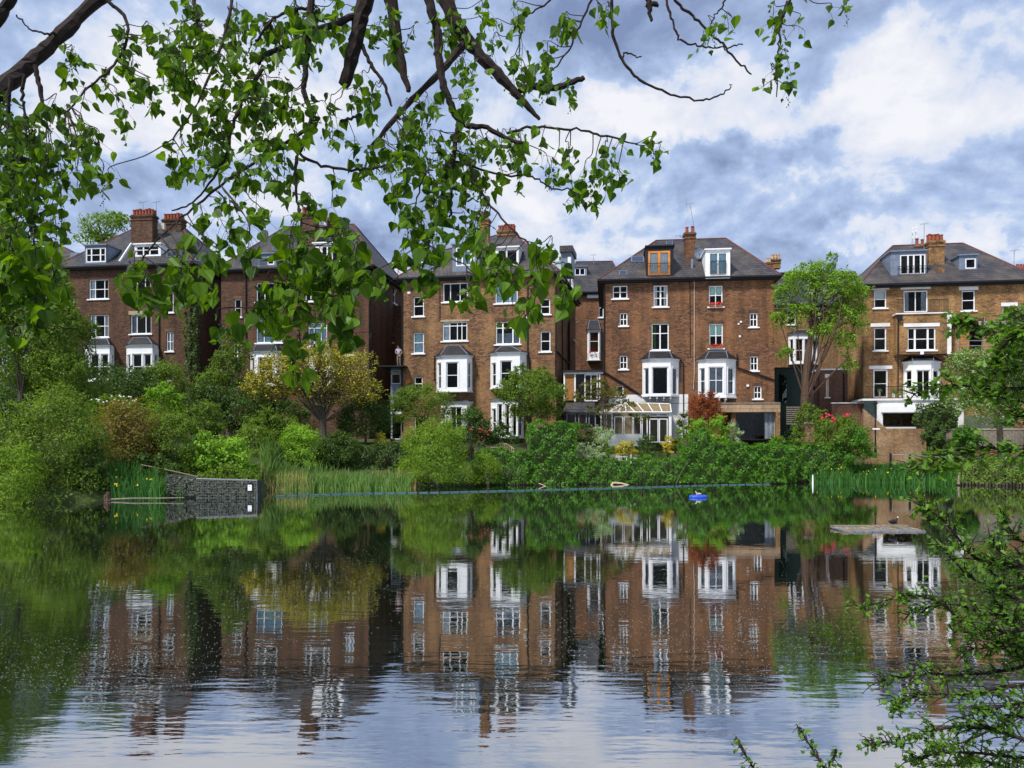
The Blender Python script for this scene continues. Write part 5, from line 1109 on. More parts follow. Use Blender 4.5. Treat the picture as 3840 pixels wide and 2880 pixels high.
# stump and logs
def log(label, pts, Y, r, mat='barkG', cat='log'):
    p = [P(x, y, Y) for x, y in pts]; o = empty('log', p[0], 0, label, cat)
    MB().tube([tuple(q-p[0]) for q in p], [r*(1-.5*i/max(1, len(p)-1)) for i in range(len(p))], 7).build('wood', M[mat], o); return o
log('brown stump rising from the water left of the water iris', [(404, 1880), (400, 1858), (406, 1846)], 38.6, .17, 'barkB', 'stump')
log('thin log edging the water under the iris clump', [(418, 1872), (500, 1868), (600, 1868), (690, 1866)], 39.1, .04, 'greywood')
log('pale bent driftwood branch at the foot of the low ivy wall', [(2290, 1822), (2300, 1810), (2330, 1812), (2370, 1822)], 54.0, .08, 'teak')
log('long thin dead branch leaning up the ivy wall', [(2535, 1815), (2550, 1780), (2570, 1745), (2590, 1722)], 54.4, .035, 'barkG')
log('dark driftwood lying along the foot of the ivy wall', [(2200, 1822), (2270, 1820), (2450, 1819), (2500, 1822)], 54.2, .06, 'barkG')
log('crossed pale sticks at the water edge left of the tall ivy block', [(2020, 1812), (2040, 1820), (2060, 1828)], 52.4, .03, 'teak', 'stick')
log('white marker post standing in the water below the ivy end', [(3048, 1818), (3048, 1780)], 55.2, .06, 'white', 'post')
log('old timber stake at the right bank', [(3595, 1815), (3595, 1780)], 52.9, .08, 'greywood', 'stake')
# floating barrier of teal floats
bo = empty('float_barrier', (P(1030, 1862, 42).x, 42.0, 0), 0, 'long string of teal floats lying across the pond before the far bank', 'barrier')
bp_ = [(1030, 1862), (1200, 1857), (1400, 1851), (1650, 1848), (1900, 1842), (2200, 1834), (2500, 1826), (2700, 1819.5), (2890, 1816.5)]
pts = []
for x, y in bp_:
    Y = F*CZ/(y-HY); pts.append(Vector(((x-CX)/F*Y, Y, 0)))
seg = []; 
for a, b in zip(pts, pts[1:]):
    n = max(1, round((b-a).length/.62)); seg += [(a+(b-a)*k/n, a+(b-a)*(k+1)/n) for k in range(n)]
fm = None
for a, b in seg:
    d = b-a
    if fm is None:
        mb = MB(); L_ = .27; R_ = .05
        mb.tube([(-L_, 0, 0), (-L_*.92, 0, 0), (L_*.92, 0, 0), (L_, 0, 0)], [R_*.5, R_, R_, R_*.5], 8); o = mb.build('float', M['teal'], bo); fm = o.data
    else: o = link_mesh('float', fm, None, bo)
    m = (a+b)/2-bo.location; o.location = (m.x, m.y, .015); o.rotation_euler = (0, 0, math.atan2(d.y, d.x))
MB().tube([tuple(p-bo.location+Vector((0, 0, .05))) for p in pts], .02, 4).build('rope', M['black'], bo)
# blue float with a resting bird
Y = F*CZ/(1866-HY); X = (2618-CX)/F*Y; o = empty('blue_float', (X, Y, 0), .1, 'oval bright blue plastic float on the pond carrying a pale bird', 'float')
mb = MB(); n = 20; ring = [(.40*math.cos(i*6.2832/n), .22*math.sin(i*6.2832/n), .05) for i in range(n+1)]; mb.tube(ring, .085, 8).build('ring', M['blue'], o, smooth=True)
mb = MB(); mb.prism([(.38*math.cos(i*6.2832/12), .2*math.sin(i*6.2832/12)) for i in range(12)], .02, .06); mb.build('deck', M['blue'], o)
def skin_body(name, verts, edges, radii, mat, parent=None, sub=1):
    me = bpy.data.meshes.new(name); me.from_pydata(verts, edges, []); o = link_mesh(name, me, M[mat], parent)
    m = o.modifiers.new('skin', 'SKIN'); m.use_smooth_shade = True
    for i, r in enumerate(radii):
        me.skin_vertices[0].data[i].radius = r if isinstance(r, tuple) else (r, r)
    me.skin_vertices[0].data[0].use_root = True
    s = o.modifiers.new('sub', 'SUBSURF'); s.levels = sub; s.render_levels = sub
    return o
def bird(label, loc, rz, s, mat, cat, facemat, legmat='greywood', stand=True):
    b = empty(cat, loc, rz, label, cat)
    h = .13*s if stand else 0
    V = [(0, 0, h+.09*s), (-.10*s, 0, h+.10*s), (-.19*s, 0, h+.13*s), (.08*s, 0, h+.11*s), (.13*s, 0, h+.19*s), (.145*s, 0, h+.245*s)]
    skin_body('body', V, [(0, 1), (1, 2), (0, 3), (3, 4), (4, 5)], [.085*s, .075*s, .02*s, .06*s, .028*s, .034*s], mat, b, 2)
    mb = MB(); mb.tube([(.155*s, 0, h+.25*s), (.20*s, 0, h+.235*s)], [.022*s, .004*s], 6); mb.build('bill', M[facemat], b)
    MB().ball((.168*s, 0, h+.268*s), .014*s, 6, 4).build('forehead_shield', M[facemat], b)
    MB().ball((-.05*s, .055*s, h+.115*s), .07*s, 8, 5, (1.5, .45, .7)).build('wing', M[mat], b); MB().ball((-.05*s, -.055*s, h+.115*s), .07*s, 8, 5, (1.5, .45, .7)).build('wing', M[mat], b)
    if stand:
        for q in (-.03, .03): MB().tube([(.01*s, q*s, h+.04*s), (-.01*s, q*s, .07*s), (.01*s, q*s, .01*s), (.07*s, q*s*1.3, .006*s)], .008*s, 5).build('leg', M[legmat], b)
    return b
M['greyfeather'] = plain('pale_grey_feathers', (.45, .42, .42), .8); M['coot'] = plain('black_feathers', (.015, .015, .018), .6)
bird('pale grey and white water bird resting on the blue float', (X+.02, Y, .09), math.pi, .9, 'greyfeather', 'bird', 'white', stand=False)
# raft with a coot
Y = F*CZ/(1996-HY); xa, xb = (3168-CX)/F*Y, (3475-CX)/F*Y
o = empty('raft', ((xa+xb)/2, Y, 0), .02, 'low flat nesting raft covered with grey boards and dry reed, a coot standing on it', 'raft'); w = (xb-xa)/2
for k in range(9):
    a = -w+2*w*k/9; MB().pts([(a+.012, -.05+.02*(k % 3), .04), (a+2*w/9-.012, -.05+.02*(k % 3), .04+.012*(k % 2)), (a+2*w/9-.012, 1.15, .07), (a+.012, 1.15, .07+.01*(k % 3)), (a+.012, -.05+.02*(k % 3), -.0), (a+2*w/9-.012, -.05+.02*(k % 3), 0), (a+2*w/9-.012, 1.15, .03), (a+.012, 1.15, .03)],
      [(0, 1, 2, 3), (4, 7, 6, 5), (0, 4, 5, 1), (1, 5, 6, 2), (2, 6, 7, 3), (3, 7, 4, 0)]).build('plank', M['raftwood'], o)
MB().box(-w-.05, w+.05, 0, 1.1, -.12, -.005).build('float_base', M['black'], o)
MB().tube([(-w, 1.12, .09), (w*.98, 1.12, .09)], .03, 6).build('edge_log', M['greywood'], o)
rr = random.Random(7); mb = MB()
for i in range(160):
    a, b2 = rr.uniform(-w, w*.9), rr.uniform(.1, 1.0); t = rr.uniform(0, 3.14); l = rr.uniform(.06, .22); z = .05+.03*b2+rr.uniform(0, .03)
    mb.tube([(a, b2, z), (a+math.cos(t)*l, b2+math.sin(t)*l*.5, z+rr.uniform(-.01, .03))], .006, 3)
mb.build('dry_reed', M['straw'], o, 'stuff')
bird('black coot with a white bill standing on the nesting raft', ((3350-CX)/F*(Y+.6), Y+.6, .06), .15, .95, 'coot', 'coot', 'white')
# garden furniture
def chair(label, px, py, Y, rz, mat, h=.92, cat='chair', name='garden_chair', group=None):
    p = P(px, py, Y); o = empty(name, (p.x, p.y, p.z-h), rz, label, cat, group); w = .26
    for a, b in ((-w, -w), (w, -w), (-w, w), (w, w)): MB().box(a-.025, a+.025, b-.025, b+.025, 0, .44 if b < 0 else h).build('leg', M[mat], o)
    MB().box(-w-.03, w+.03, -w-.03, w+.03, .441, .48).build('seat', M[mat], o)
    MB().box(-w+.026, w-.026, w-.02, w+.02, h-.08, h).build('top_rail', M[mat], o)
    for k in range(4): MB().box(-w+.06+k*.12, -w+.12+k*.12, w-.015, w+.015, .481, h-.082).build('slat', M[mat], o)
    for a in (-w, w): MB().box(a-.03, a+.03, -w, w-.026, .64, .67).build('armrest', M[mat], o)
    return o
GC = 'white chairs round the garden table'
chair('white garden chair at the left end of the white table, turned right', 2258, 1706, 57.2, R(-80), 'white', group=GC); chair('white garden chair behind the table, left one', 2302, 1705, 57.9, 0, 'white', group=GC)
chair('white garden chair behind the table, right one', 2328, 1705, 57.9, R(-3), 'white', group=GC); chair('white garden chair at the right end of the white table, turned left', 2380, 1704, 57.2, R(80), 'white', group=GC)
p = P(2318, 1712, 57.3); o = empty('garden_table', (p.x, p.y, p.z-.72), 0, 'white garden table between four white chairs behind the low ivy wall', 'table')
MB().box(-.62, .62, -.4, .4, .69, .72).build('tabletop', M['white'], o)
for a in (-.55, .55):
    for b in (-.33, .33): MB().box(a-.03, a+.03, b-.03, b+.03, 0, .689).build('leg', M['white'], o)
p = P(1885, 1662, 58.0); o = empty('garden_bench', (p.x, p.y, p.z-1.05), R(4), 'pale teak bench with a curved slatted back behind the ivy hedge', 'bench')
mb = MB(); mb.tube([(-.8+1.6*k/12, .25, .66+.38*math.sin(math.pi*k/12)) for k in range(13)], .04, 5).build('back_rail', M['teak'], o)
for k in range(1, 12): MB().box(-.8+1.6*k/12-.018, -.8+1.6*k/12+.018, .235, .265, .45, .64+.38*math.sin(math.pi*k/12)).build('slat', M['teak'], o)
MB().box(-.85, .85, -.25, .24, .40, .45).build('seat', M['teak'], o)
for a in (-.82, .82):
    MB().box(a-.035, a+.035, -.25, .3, .6, .65).build('armrest', M['teak'], o)
    for b in (-.22, .26): MB().box(a-.03, a+.03, b-.03, b+.03, 0, .399 if b < 0 else .599).build('leg', M['teak'], o)
chair('pale teak armchair leftmost beside the curved bench', 1797, 1667, 57.6, R(20), 'teak', .95); chair('teak armchair between the leftmost armchair and the curved bench', 1822, 1669, 57.8, R(-30), 'teak', .9)
p = P(1850, 1676, 57.6); o = empty('garden_table', (p.x, p.y, p.z-.6), 0, 'low teak table in front of the curved bench', 'table'); MB().box(-.5, .5, -.3, .3, .55, .6).build('tabletop', M['teak'], o)
for a in (-.42, .42): MB().box(a-.03, a+.03, -.03, .03, 0, .549).build('leg', M['teak'], o)
p = P(1472, 1652, 60); o = empty('plant_pot', (p.x, p.y, p.z-.2), 0, 'terracotta pot at the door of the grey lean-to', 'plant pot'); MB().cyl((0, 0), .14, 0, .34, 12, .2).build('pot', M['pot'], o)
# lamp posts
def lamp(label, px, ytop, ybot, Y, head='globe', sign=False):
    a, b = P(px, ytop, Y), P(px, ybot, Y); o = empty('lamp_post', (b.x, b.y, b.z), 0, label, 'lamp post'); h = a.z-b.z
    MB().tube([(0, 0, -.3), (0, 0, .5), (0, 0, .55), (0, 0, h-.3)], [.09, .09, .055, .045], 8).build('post', M['black'], o)
    if head == 'globe': MB().cyl((0, 0), .10, h-.3, h-.02, 8, .16).cyl((0, 0), .19, h-.019, h+.12, 8, .03).build('lantern', M['black'], o)
    else: MB().box(-.14, .14, -.12, .12, h-.3, h-.2).build('cap', M['black'], o)
    if sign: MB().box(-.28, .28, -.1, -.075, 1.75, 1.85).build('sign_plate', M['white'], o)
    return o
lamp('tall plain black post with a small white plate before the brick retaining wall', 3283, 1500, 1700, 58.2, 'cap', True)
lamp('black street lamp with lantern head right of the pollarded tree trunk', 3055, 1450, 1560, 66)
lamp('distant black street lamp left of the pollarded tree trunk', 2957, 1312, 1420, 84)
# path railing and right hand fence
pa = MB(); PXY = [(3330, 1706, 58.5), (3400, 1722, 57.6), (3500, 1728, 57.0), (3600, 1732, 56.6), (3900, 1735, 56)]
V = []
for x, y, Y in PXY: p = P(x, y, Y); V += [(p.x, Y-.5, gz(p.x, Y-.5)+.06), (p.x, Y+1.1, gz(p.x, Y+1.1)+.06)]
me = bpy.data.meshes.new('path'); me.from_pydata(V, [], [(2*i, 2*i+2, 2*i+3, 2*i+1) for i in range(len(PXY)-1)]); link_mesh('path', me, M['concrete'], kind='structure')
o = empty('path_railing', (P(3340, 1700, 56.6).x, 56.6, 0), 0, 'low railing of grey rails on dark posts beside the sandy path', 'railing'); ol = o.location
q = [P(3340, 1703, 57.2), P(3412, 1707, 57.0), P(3500, 1713, 56.6), P(3620, 1717, 56.2), P(3860, 1720, 55.8)]
MB().tube([tuple(a-ol) for a in q], .03, 5).build('rail', M['aluminium'], o); 
for a in q: MB().box(a.x-ol.x-.06, a.x-ol.x+.06, a.y-ol.y-.06, a.y-ol.y+.06, 0, a.z+.06).build('post', M['black'], o)
fn = Frame(3520, 60.5, 9, 1.4, 'board_fence', 'weathered grey board fence with concrete top right of the ivy', 'fence', K=K5)
for k in range(30):
    x = 1135+k*18; fn.part('board', 'greywood', (x, 1362-(k % 3), x+16.5, 1470), -.012*(k % 2), .03)
fn.part('top_rail', 'concrete', (1130, 1352, 1675, 1361), -.05, .08)
gt = Frame(2850+285*.59674, 60.2, 6, 1.5, 'gate_pier', 'brick gate pier with stone cap between round shrub and rose bush', 'pier', K=K5)
gt.part('brickwork', 'brickG', (283, 1325, 345, 1440), 0, .5); gt.part('cap', 'concrete', (279, 1312, 349, 1324), -.04, .54)
# lifebuoy
p = P(3767, 1688, 54.2); o = empty('lifebuoy', (p.x, p.y, p.z), 0, 'orange lifebuoy ring on its post at the right bank', 'lifebuoy')
n = 24; MB().tube([(.32*math.cos(i*6.2832/n), 0, .38*math.sin(i*6.2832/n)) for i in range(n+1)], .085, 8).build('ring', M['orange'], o, smooth=True)
for k in range(4):
    a = .785+k*1.571; MB().tube([(.32*math.cos(a-.12), 0, .38*math.sin(a-.12)), (.32*math.cos(a+.12), 0, .38*math.sin(a+.12))], .093, 8).build('band', M['white'], o)
MB().box(-.05, .05, .1, .18, -1.5, .3).build('post', M['greywood'], o)
# person on the lean-to roof in the dark gap
pf = P(1496, 1373, 65.8)
o = empty('person', (pf.x, pf.y, pf.z), R(10), 'person in lilac shirt and khaki trousers standing in the dark gap, hands at the waist', 'person')
V = [(0, 0, .92), (-.02, 0, 1.15), (-.03, 0, 1.36), (-.05, -.01, 1.50), (-.08, -.03, 1.62), (-.085, -.03, 1.66), (-.20, 0, 1.38), (-.30, -.02, 1.15), (-.17, -.14, 1.0), (-.10, -.18, .99), (.15, 0, 1.36), (.27, -.02, 1.12), (.15, -.14, .98), (.08, -.18, .97),
     (-.09, 0, .88), (-.10, -.03, .48), (-.09, .02, .08), (-.10, -.12, .03), (.09, 0, .88), (.09, -.02, .48), (.11, .03, .08), (.11, -.11, .03)]
E_ = [(0, 1), (1, 2), (2, 3), (3, 4), (4, 5), (2, 6), (6, 7), (7, 8), (8, 9), (2, 10), (10, 11), (11, 12), (12, 13), (0, 14), (14, 15), (15, 16), (16, 17), (0, 18), (18, 19), (19, 20), (20, 21)]
rd = [.13, .125, .135, .05, .085, .075, .055, .045, .035, .03, .055, .045, .035, .03, .085, .06, .042, .035, .085, .06, .042, .035]
skin_body('body', V, E_, rd, 'skin', o, 1)
V2 = [(0, 0, .9), (-.02, 0, 1.15), (-.03, 0, 1.36), (-.04, 0, 1.44), (-.20, 0, 1.38), (-.26, -.01, 1.24), (.15, 0, 1.36), (.22, -.01, 1.22)]
skin_body('shirt', V2, [(0, 1), (1, 2), (2, 3), (2, 4), (4, 5), (2, 6), (6, 7)], [.155, .15, .155, .075, .07, .062, .07, .062], 'shirt', o, 1)
skin_body('trousers', [(0, 0, .94), (-.09, 0, .86), (-.10, -.03, .48), (-.09, .02, .1), (.09, 0, .86), (.09, -.02, .48), (.11, .03, .1)], [(0, 1), (1, 2), (2, 3), (0, 4), (4, 5), (5, 6)], [.14, .105, .078, .062, .105, .078, .062], 'khaki', o, 1)
MB().ball((-.083, -.018, 1.675), .088, 10, 6, (1, 1, .85)).build('hair', M['hair'], o, smooth=True)
MB().tube([(-.105, -.105, 1.63), (-.11, -.128, 1.605), (-.107, -.105, 1.595)], [.008, .014, .01], 5).build('nose', M['skin'], o)
for sx in (-.135, -.07): MB().ball((sx, -.108, 1.63), .010, 6, 4).build('eye', M['hair'], o)
rf = empty('flat_roof', (pf.x-.3, pf.y, pf.z-.1), R(-8), 'small dark flat roof carrying the standing person', 'roof'); MB().box(-1.2, 1.0, -.8, 2.5, -.02, .09).build('deck', M['gutter'], rf)

# ------------------------------------------------------------------ foreground poplar branches
def leaf_variant(name, outline, fold, curl):
    n = len(outline); v = []; 
    for sgn in (-1, 1):
        for x, y in outline: v.append((sgn*x, curl*y*y, -y) if x == 0 else (sgn*x, abs(x)*fold+curl*y*y+.05*math.sin(y*7), -y))
    f = [tuple(range(n)), tuple(range(n, 2*n))[::-1]]
    return np.array(v, float), f
POP = [(0, 0), (.22, -.04), (.43, .10), (.50, .28), (.40, .50), (.24, .70), (.10, .92), (0, 1.10)]
MAY = [(0, 0), (.10, .12), (.36, .22), (.42, .36), (.22, .40), (.36, .62), (.30, .74), (.12, .70), (.12, .94), (0, 1.05)]
OAK = [(0, 0), (.16, .05), (.44, .10), (.34, .26), (.52, .42), (.46, .54), (.22, .56), (.26, .78), (.12, .84), (0, 1.1)]
def leaves_build(root, outline, recs, mat, nobj, rng, label=None):
    """recs: (pos, size, yaw, pitch, roll). The first nobj become single leaf objects, the rest one mesh"""
    vs = [leaf_variant('leaf', outline, fo, cu) for fo, cu in ((.25, .12), (-.15, .2), (.4, -.1), (.1, .3), (-.3, -.1))]
    meshes = []
    for v, f in vs:
        me = bpy.data.meshes.new('leaf'); me.from_pydata(v.tolist(), [], f); me.materials.append(M[mat]); meshes.append(me)
    recs = sorted(recs, key=lambda r: -r[1]/r[0][1]); ol = root.location
    V = []; Fc = []
    for i, (p, s, ya, pi_, ro) in enumerate(recs):
        k = i % 5; m = (Matrix.Rotation(ya, 4, 'Z') @ Matrix.Rotation(pi_, 4, 'X') @ Matrix.Rotation(ro, 4, 'Y'))
        if i < nobj:
            o = bpy.data.objects.new('leaf', meshes[k]); COL.objects.link(o); o.parent = root
            o.matrix_local = Matrix.Translation(Vector(p)-ol) @ m @ Matrix.Scale(s, 4)
        else:
            a = np.array(m.to_3x3()); w = vs[k][0]*s @ a.T+(np.array(p)-np.array(ol)); b = len(V); V += w.tolist(); Fc += [tuple(b+j for j in f) for f in vs[k][1]]
    if V:
        me = bpy.data.meshes.new('foliage'); me.from_pydata(V, [], Fc); link_mesh('foliage', me, M[mat], root, 'stuff')
def catmull(pts, n=6):
    p = [pts[0]]+list(pts)+[pts[-1]]; out = []
    for i in range(1, len(p)-2):
        for k in range(n):
            t = k/n; a, b, c, d = (np.array(q, float) for q in p[i-1:i+3]); out.append(.5*((2*b)+(-a+c)*t+(2*a-5*b+4*c-d)*t*t+(-a+3*b-3*c+d)*t**3))
    out.append(np.array(p[-2], float)); return out
TR = empty('poplar_tree', (-3.6, 1.9, gz(-3.6, 1.9)), 0, 'overhanging foreground poplar with dark branches and hanging heart-shaped leaves', 'tree'); to = np.array(TR.location)
rng = np.random.default_rng(21); rr = random.Random(21)
MB().tube([(0, 0, -.3), (.05, 0, 1.5), (-.1, .1, 3.4), (.1, .3, 5.5), (.3, .5, 7.5)], [.36, .28, .24, .18, .1], 12).build('trunk', M['bark'], TR)
def bpath(pts, name='branch', jit=2.0, parent=TR, o3=to, mat='bark'):
    """pts: (px, py, radius px, Y)"""
    c = catmull(pts, 7); w = []; rad = []
    for i, (x, y, r, Y) in enumerate(c):
        x += rr.gauss(0, jit); y += rr.gauss(0, jit); p = P(x, y, Y); w.append(tuple(np.array(p)-o3)); rad.append(max(r, 1)/F*Y*rr.uniform(.9, 1.12))
    MB().tube(w, rad, 8).build(name, M[mat], parent); return [(x, y, Y) for x, y, r, Y in c]
# the big limb above the view from which the branches hang
LIMB = [(-700, 900, 70, 2.6), (-200, 520, 38, 3.0), (0, 335, 30, 3.2), (110, 240, 28, 3.3), (230, 130, 25, 3.4), (400, -20, 23, 3.5), (760, -180, 26, 3.6), (1300, -260, 24, 3.7), (2000, -300, 20, 3.8), (2700, -260, 14, 3.9), (3100, -180, 8, 3.9)]
BR = []
BR += bpath(LIMB)
BLIST = [[(-60, 150, 24, 3.3), (20, 30, 20, 3.3), (70, -60, 18, 3.3)],
 [(1480, -240, 36, 3.5), (1370, 0, 29, 3.5), (1335, 150, 27, 3.5), (1290, 322, 21, 3.5)], [(1400, -240, 30, 3.4), (1467, 0, 25, 3.4), (1490, 190, 19, 3.4), (1535, 345, 8, 3.4)],
 [(1560, -260, 30, 3.7), (1670, 0, 26, 3.7), (1745, 140, 24, 3.7), (1850, 260, 20, 3.7), (1945, 360, 14, 3.7), (2024, 450, 6, 3.7)], [(1945, 335, 16, 3.7), (2010, 322, 13, 3.7), (2080, 330, 12, 3.7), (2190, 292, 9, 3.7)], [(2060, 322, 8, 3.7), (2064, 300, 6, 3.7), (2070, 292, 4, 3.7)],
 [(1560, -260, 22, 3.4), (1606, 0, 17, 3.4), (1642, 118, 16, 3.4), (1647, 235, 15, 3.4), (1678, 362, 13, 3.4), (1733, 461, 12, 3.4), (1823, 479, 9, 3.4), (1914, 524, 8, 3.4), (1986, 545, 6, 3.4)],
 [(1720, 461, 11, 3.4), (1710, 520, 9, 3.4), (1697, 633, 6, 3.4), (1688, 814, 4, 3.4)], [(1745, 155, 15, 3.7), (1660, 262, 13, 3.6), (1525, 398, 11, 3.5), (1394, 547, 7, 3.4)],
 [(1340, 60, 14, 3.5), (1190, 112, 12, 3.4), (1100, 160, 11, 3.4), (988, 212, 10, 3.3), (968, 245, 8, 3.3)],
 [(1180, -230, 15, 3.2), (1168, 0, 13, 3.2), (1154, 181, 12, 3.2), (1141, 343, 10, 3.2), (1168, 452, 9, 3.1), (1118, 588, 7, 3.1), (1109, 723, 5, 3.0), (1128, 870, 4, 2.9), (1128, 1300, 3, 2.7)],
 [(1166, 455, 8, 3.1), (1119, 507, 7, 3.1), (988, 590, 6, 3.1), (850, 680, 5, 3.0), (700, 800, 4, 3.0), (590, 900, 3.5, 2.9), (530, 980, 3, 2.9)], [(985, 250, 8, 3.3), (880, 450, 7, 3.2), (840, 600, 5, 3.1), (740, 745, 3.5, 3.1), (650, 790, 3, 3.0)],
 [(1127, 583, 6, 3.1), (1217, 624, 5, 3.1), (1335, 637, 5, 3.1), (1443, 624, 3, 3.1)], [(1900, 500, 5, 3.4), (1995, 479, 5, 3.4), (2140, 484, 4, 3.4), (2257, 506, 4, 3.4), (2384, 542, 2.5, 3.4)],
 [(1700, 600, 4, 3.4), (1877, 652, 4, 3.4), (1995, 664, 3.5, 3.4), (2067, 705, 3, 3.4), (2140, 708, 2.5, 3.4)], [(1760, 600, 5, 3.3), (1796, 705, 5, 3.3), (1850, 786, 4, 3.2), (1968, 904, 3.5, 3.1), (2049, 976, 3, 3.0)],
 [(2250, -250, 7, 3.6), (2290, 0, 6, 3.6), (2300, 120, 6, 3.6), (2335, 225, 5, 3.6), (2400, 300, 5, 3.6), (2500, 345, 4, 3.6), (2620, 375, 3.5, 3.6), (2710, 355, 3, 3.6), (2745, 318, 2, 3.6)], [(2335, 222, 4, 3.6), (2350, 200, 3, 3.6), (2405, 218, 2.5, 3.6)],
 [(2490, -200, 5, 3.8), (2501, 0, 5, 3.8), (2524, 85, 4, 3.8), (2556, 152, 4, 3.8), (2647, 175, 3, 3.8), (2720, 180, 3, 3.8), (2784, 166, 2, 3.8)], [(2480, -150, 6, 3.9), (2533, 0, 5, 3.9), (2595, 59, 5, 3.9), (2680, 137, 4, 3.9), (2745, 202, 4, 3.9), (2817, 283, 2.5, 3.9)],
 [(2420, -80, 14, 3.5), (2432, 20, 10, 3.5), (2442, 78, 5, 3.5)], [(2428, 22, 7, 3.5), (2450, 15, 9, 3.5), (2468, 20, 7, 3.5)],
 [(3040, -190, 6, 3.7), (2960, 0, 5, 3.7), (2925, 98, 4, 3.7), (2918, 195, 3, 3.7), (2914, 365, 2, 3.7)], [(2100, -60, 4, 3.6), (2060, 0, 3.5, 3.6), (1990, 48, 3, 3.6), (1959, 90, 3, 3.6), (1950, 158, 2, 3.6)],
 [(2260, -100, 5, 3.5), (2190, 60, 4, 3.5), (2130, 190, 3, 3.5), (2060, 280, 2.5, 3.5)], [(2700, -120, 4, 3.8), (2720, 0, 3.5, 3.8), (2680, 60, 2.5, 3.8), (2665, 95, 2, 3.8)],
 [(130, 245, 9, 3.2), (150, 340, 8, 3.2), (172, 435, 4, 3.2)], [(90, 280, 7, 3.2), (85, 370, 6, 3.2), (100, 445, 4, 3.2)], [(60, 60, 3, 3.3), (110, 105, 3, 3.3), (170, 128, 4, 3.3), (230, 125, 5, 3.4)],
 [(40, 290, 8, 3.0), (30, 500, 6, 3.0), (60, 700, 5, 3.0), (120, 880, 4, 2.9), (150, 1050, 3, 2.9)], [(400, 0, 8, 3.4), (480, 90, 6, 3.4), (440, 230, 5, 3.3), (330, 330, 4, 3.2), (250, 420, 3, 3.2)],
 [(700, -180, 10, 3.5), (730, 20, 7, 3.4), (760, 140, 6, 3.3), (790, 220, 4, 3.3)], [(900, -200, 8, 3.5), (860, 60, 6, 3.4), (800, 250, 5, 3.3), (720, 420, 3.5, 3.2), (650, 520, 3, 3.2)],
 [(1350, 150, 8, 3.5), (1390, 240, 7, 3.5), (1440, 320, 6, 3.5), (1470, 400, 4, 3.5)], [(1280, 455, 6, 3.3), (1340, 435, 5, 3.3), (1350, 430, 4, 3.4)], [(1600, 640, 4, 3.2), (1560, 760, 3, 3.2), (1600, 900, 3, 3.1), (1750, 1000, 2.5, 3.0)],
 [(0, 1110, 5, 2.9), (90, 1160, 4, 2.9), (200, 1220, 3, 2.9), (290, 1230, 2.5, 2.9)], [(1180, 20, 6, 3.3), (1040, 60, 5, 3.2), (960, 160, 5, 3.2)]]
for b in BLIST:
    BR += bpath(b, 'branch' if b[0][2] > 7 else 'twig', 2.2 if b[0][2] > 7 else 3)
k = 1.736
BLOBS = [(190, 240, 80, 80, 85), (110, 330, 130, 90, 150), (60, 420, 80, 100, 130), (70, 560, 80, 90, 95), (60, 660, 50, 50, 16), (230, 130, 90, 60, 45), (330, 140, 80, 70, 75), (400, 100, 80, 80, 85), (300, 50, 60, 40, 25), (250, 370, 40, 30, 14), (20, 300, 40, 120, 70), (30, 480, 40, 100, 60),
 (480, 60, 110, 70, 120), (600, 60, 120, 80, 120), (700, 40, 60, 50, 40), (550, 160, 110, 80, 130), (640, 220, 90, 80, 110), (430, 260, 70, 90, 90), (520, 300, 110, 90, 130), (600, 350, 60, 60, 40), (400, 330, 40, 50, 30), (560, 420, 60, 50, 24),
 (840, 50, 50, 50, 30), (900, 60, 110, 70, 85), (1000, 40, 80, 50, 50), (1080, 100, 70, 90, 50), (960, 170, 70, 60, 50), (850, 260, 90, 90, 120), (950, 320, 110, 80, 150), (1040, 330, 100, 70, 130), (900, 400, 70, 60, 60), (1010, 450, 70, 70, 60), (1120, 290, 70, 50, 45), (780, 330, 60, 40, 40), (760, 200, 60, 60, 40),
 (1090, 8, 60, 14, 16), (1210, 130, 45, 70, 34), (1240, 30, 70, 30, 34), (1160, 160, 40, 60, 22), (1250, 345, 60, 55, 50), (1320, 345, 50, 45, 34), (1410, 318, 25, 22, 16), (1270, 410, 45, 25, 16), (1200, 350, 35, 30, 14),
 (700, 400, 50, 50, 20), (690, 510, 90, 90, 110), (640, 590, 80, 80, 70), (720, 640, 100, 80, 90), (640, 750, 26, 70, 26), (790, 540, 60, 70, 40), (480, 490, 80, 60, 60), (340, 570, 80, 50, 60), (420, 560, 50, 60, 50), (510, 680, 60, 30, 16), (320, 625, 60, 26, 16), (470, 400, 60, 50, 26), (570, 640, 30, 60, 16),
 (960, 480, 90, 60, 80), (1070, 540, 60, 60, 50), (1180, 550, 50, 50, 34), (1120, 620, 60, 60, 44), (1000, 600, 50, 30, 22), (900, 560, 50, 50, 30), (1210, 600, 26, 40, 14),
 (1680, 35, 40, 35, 34), (1680, 105, 30, 50, 22), (1690, 170, 22, 24, 9), (1815, 4, 34, 9, 7), (1560, 50, 45, 35, 12), (1520, 70, 20, 30, 6), (1320, 15, 40, 25, 14), (1720, 45, 25, 20, 6), (700, 610, 60, 120, 40), (30, 250, 50, 60, 60), (90, 260, 60, 50, 50), (60, 350, 80, 70, 90), (40, 540, 50, 80, 60), (150, 150, 50, 50, 24), (560, 30, 90, 40, 60), (440, 30, 70, 40, 40)]
BRA = np.array([(x, y, Y) for x, y, Y in BR]); recs = []; cats = MB(); twn = 0
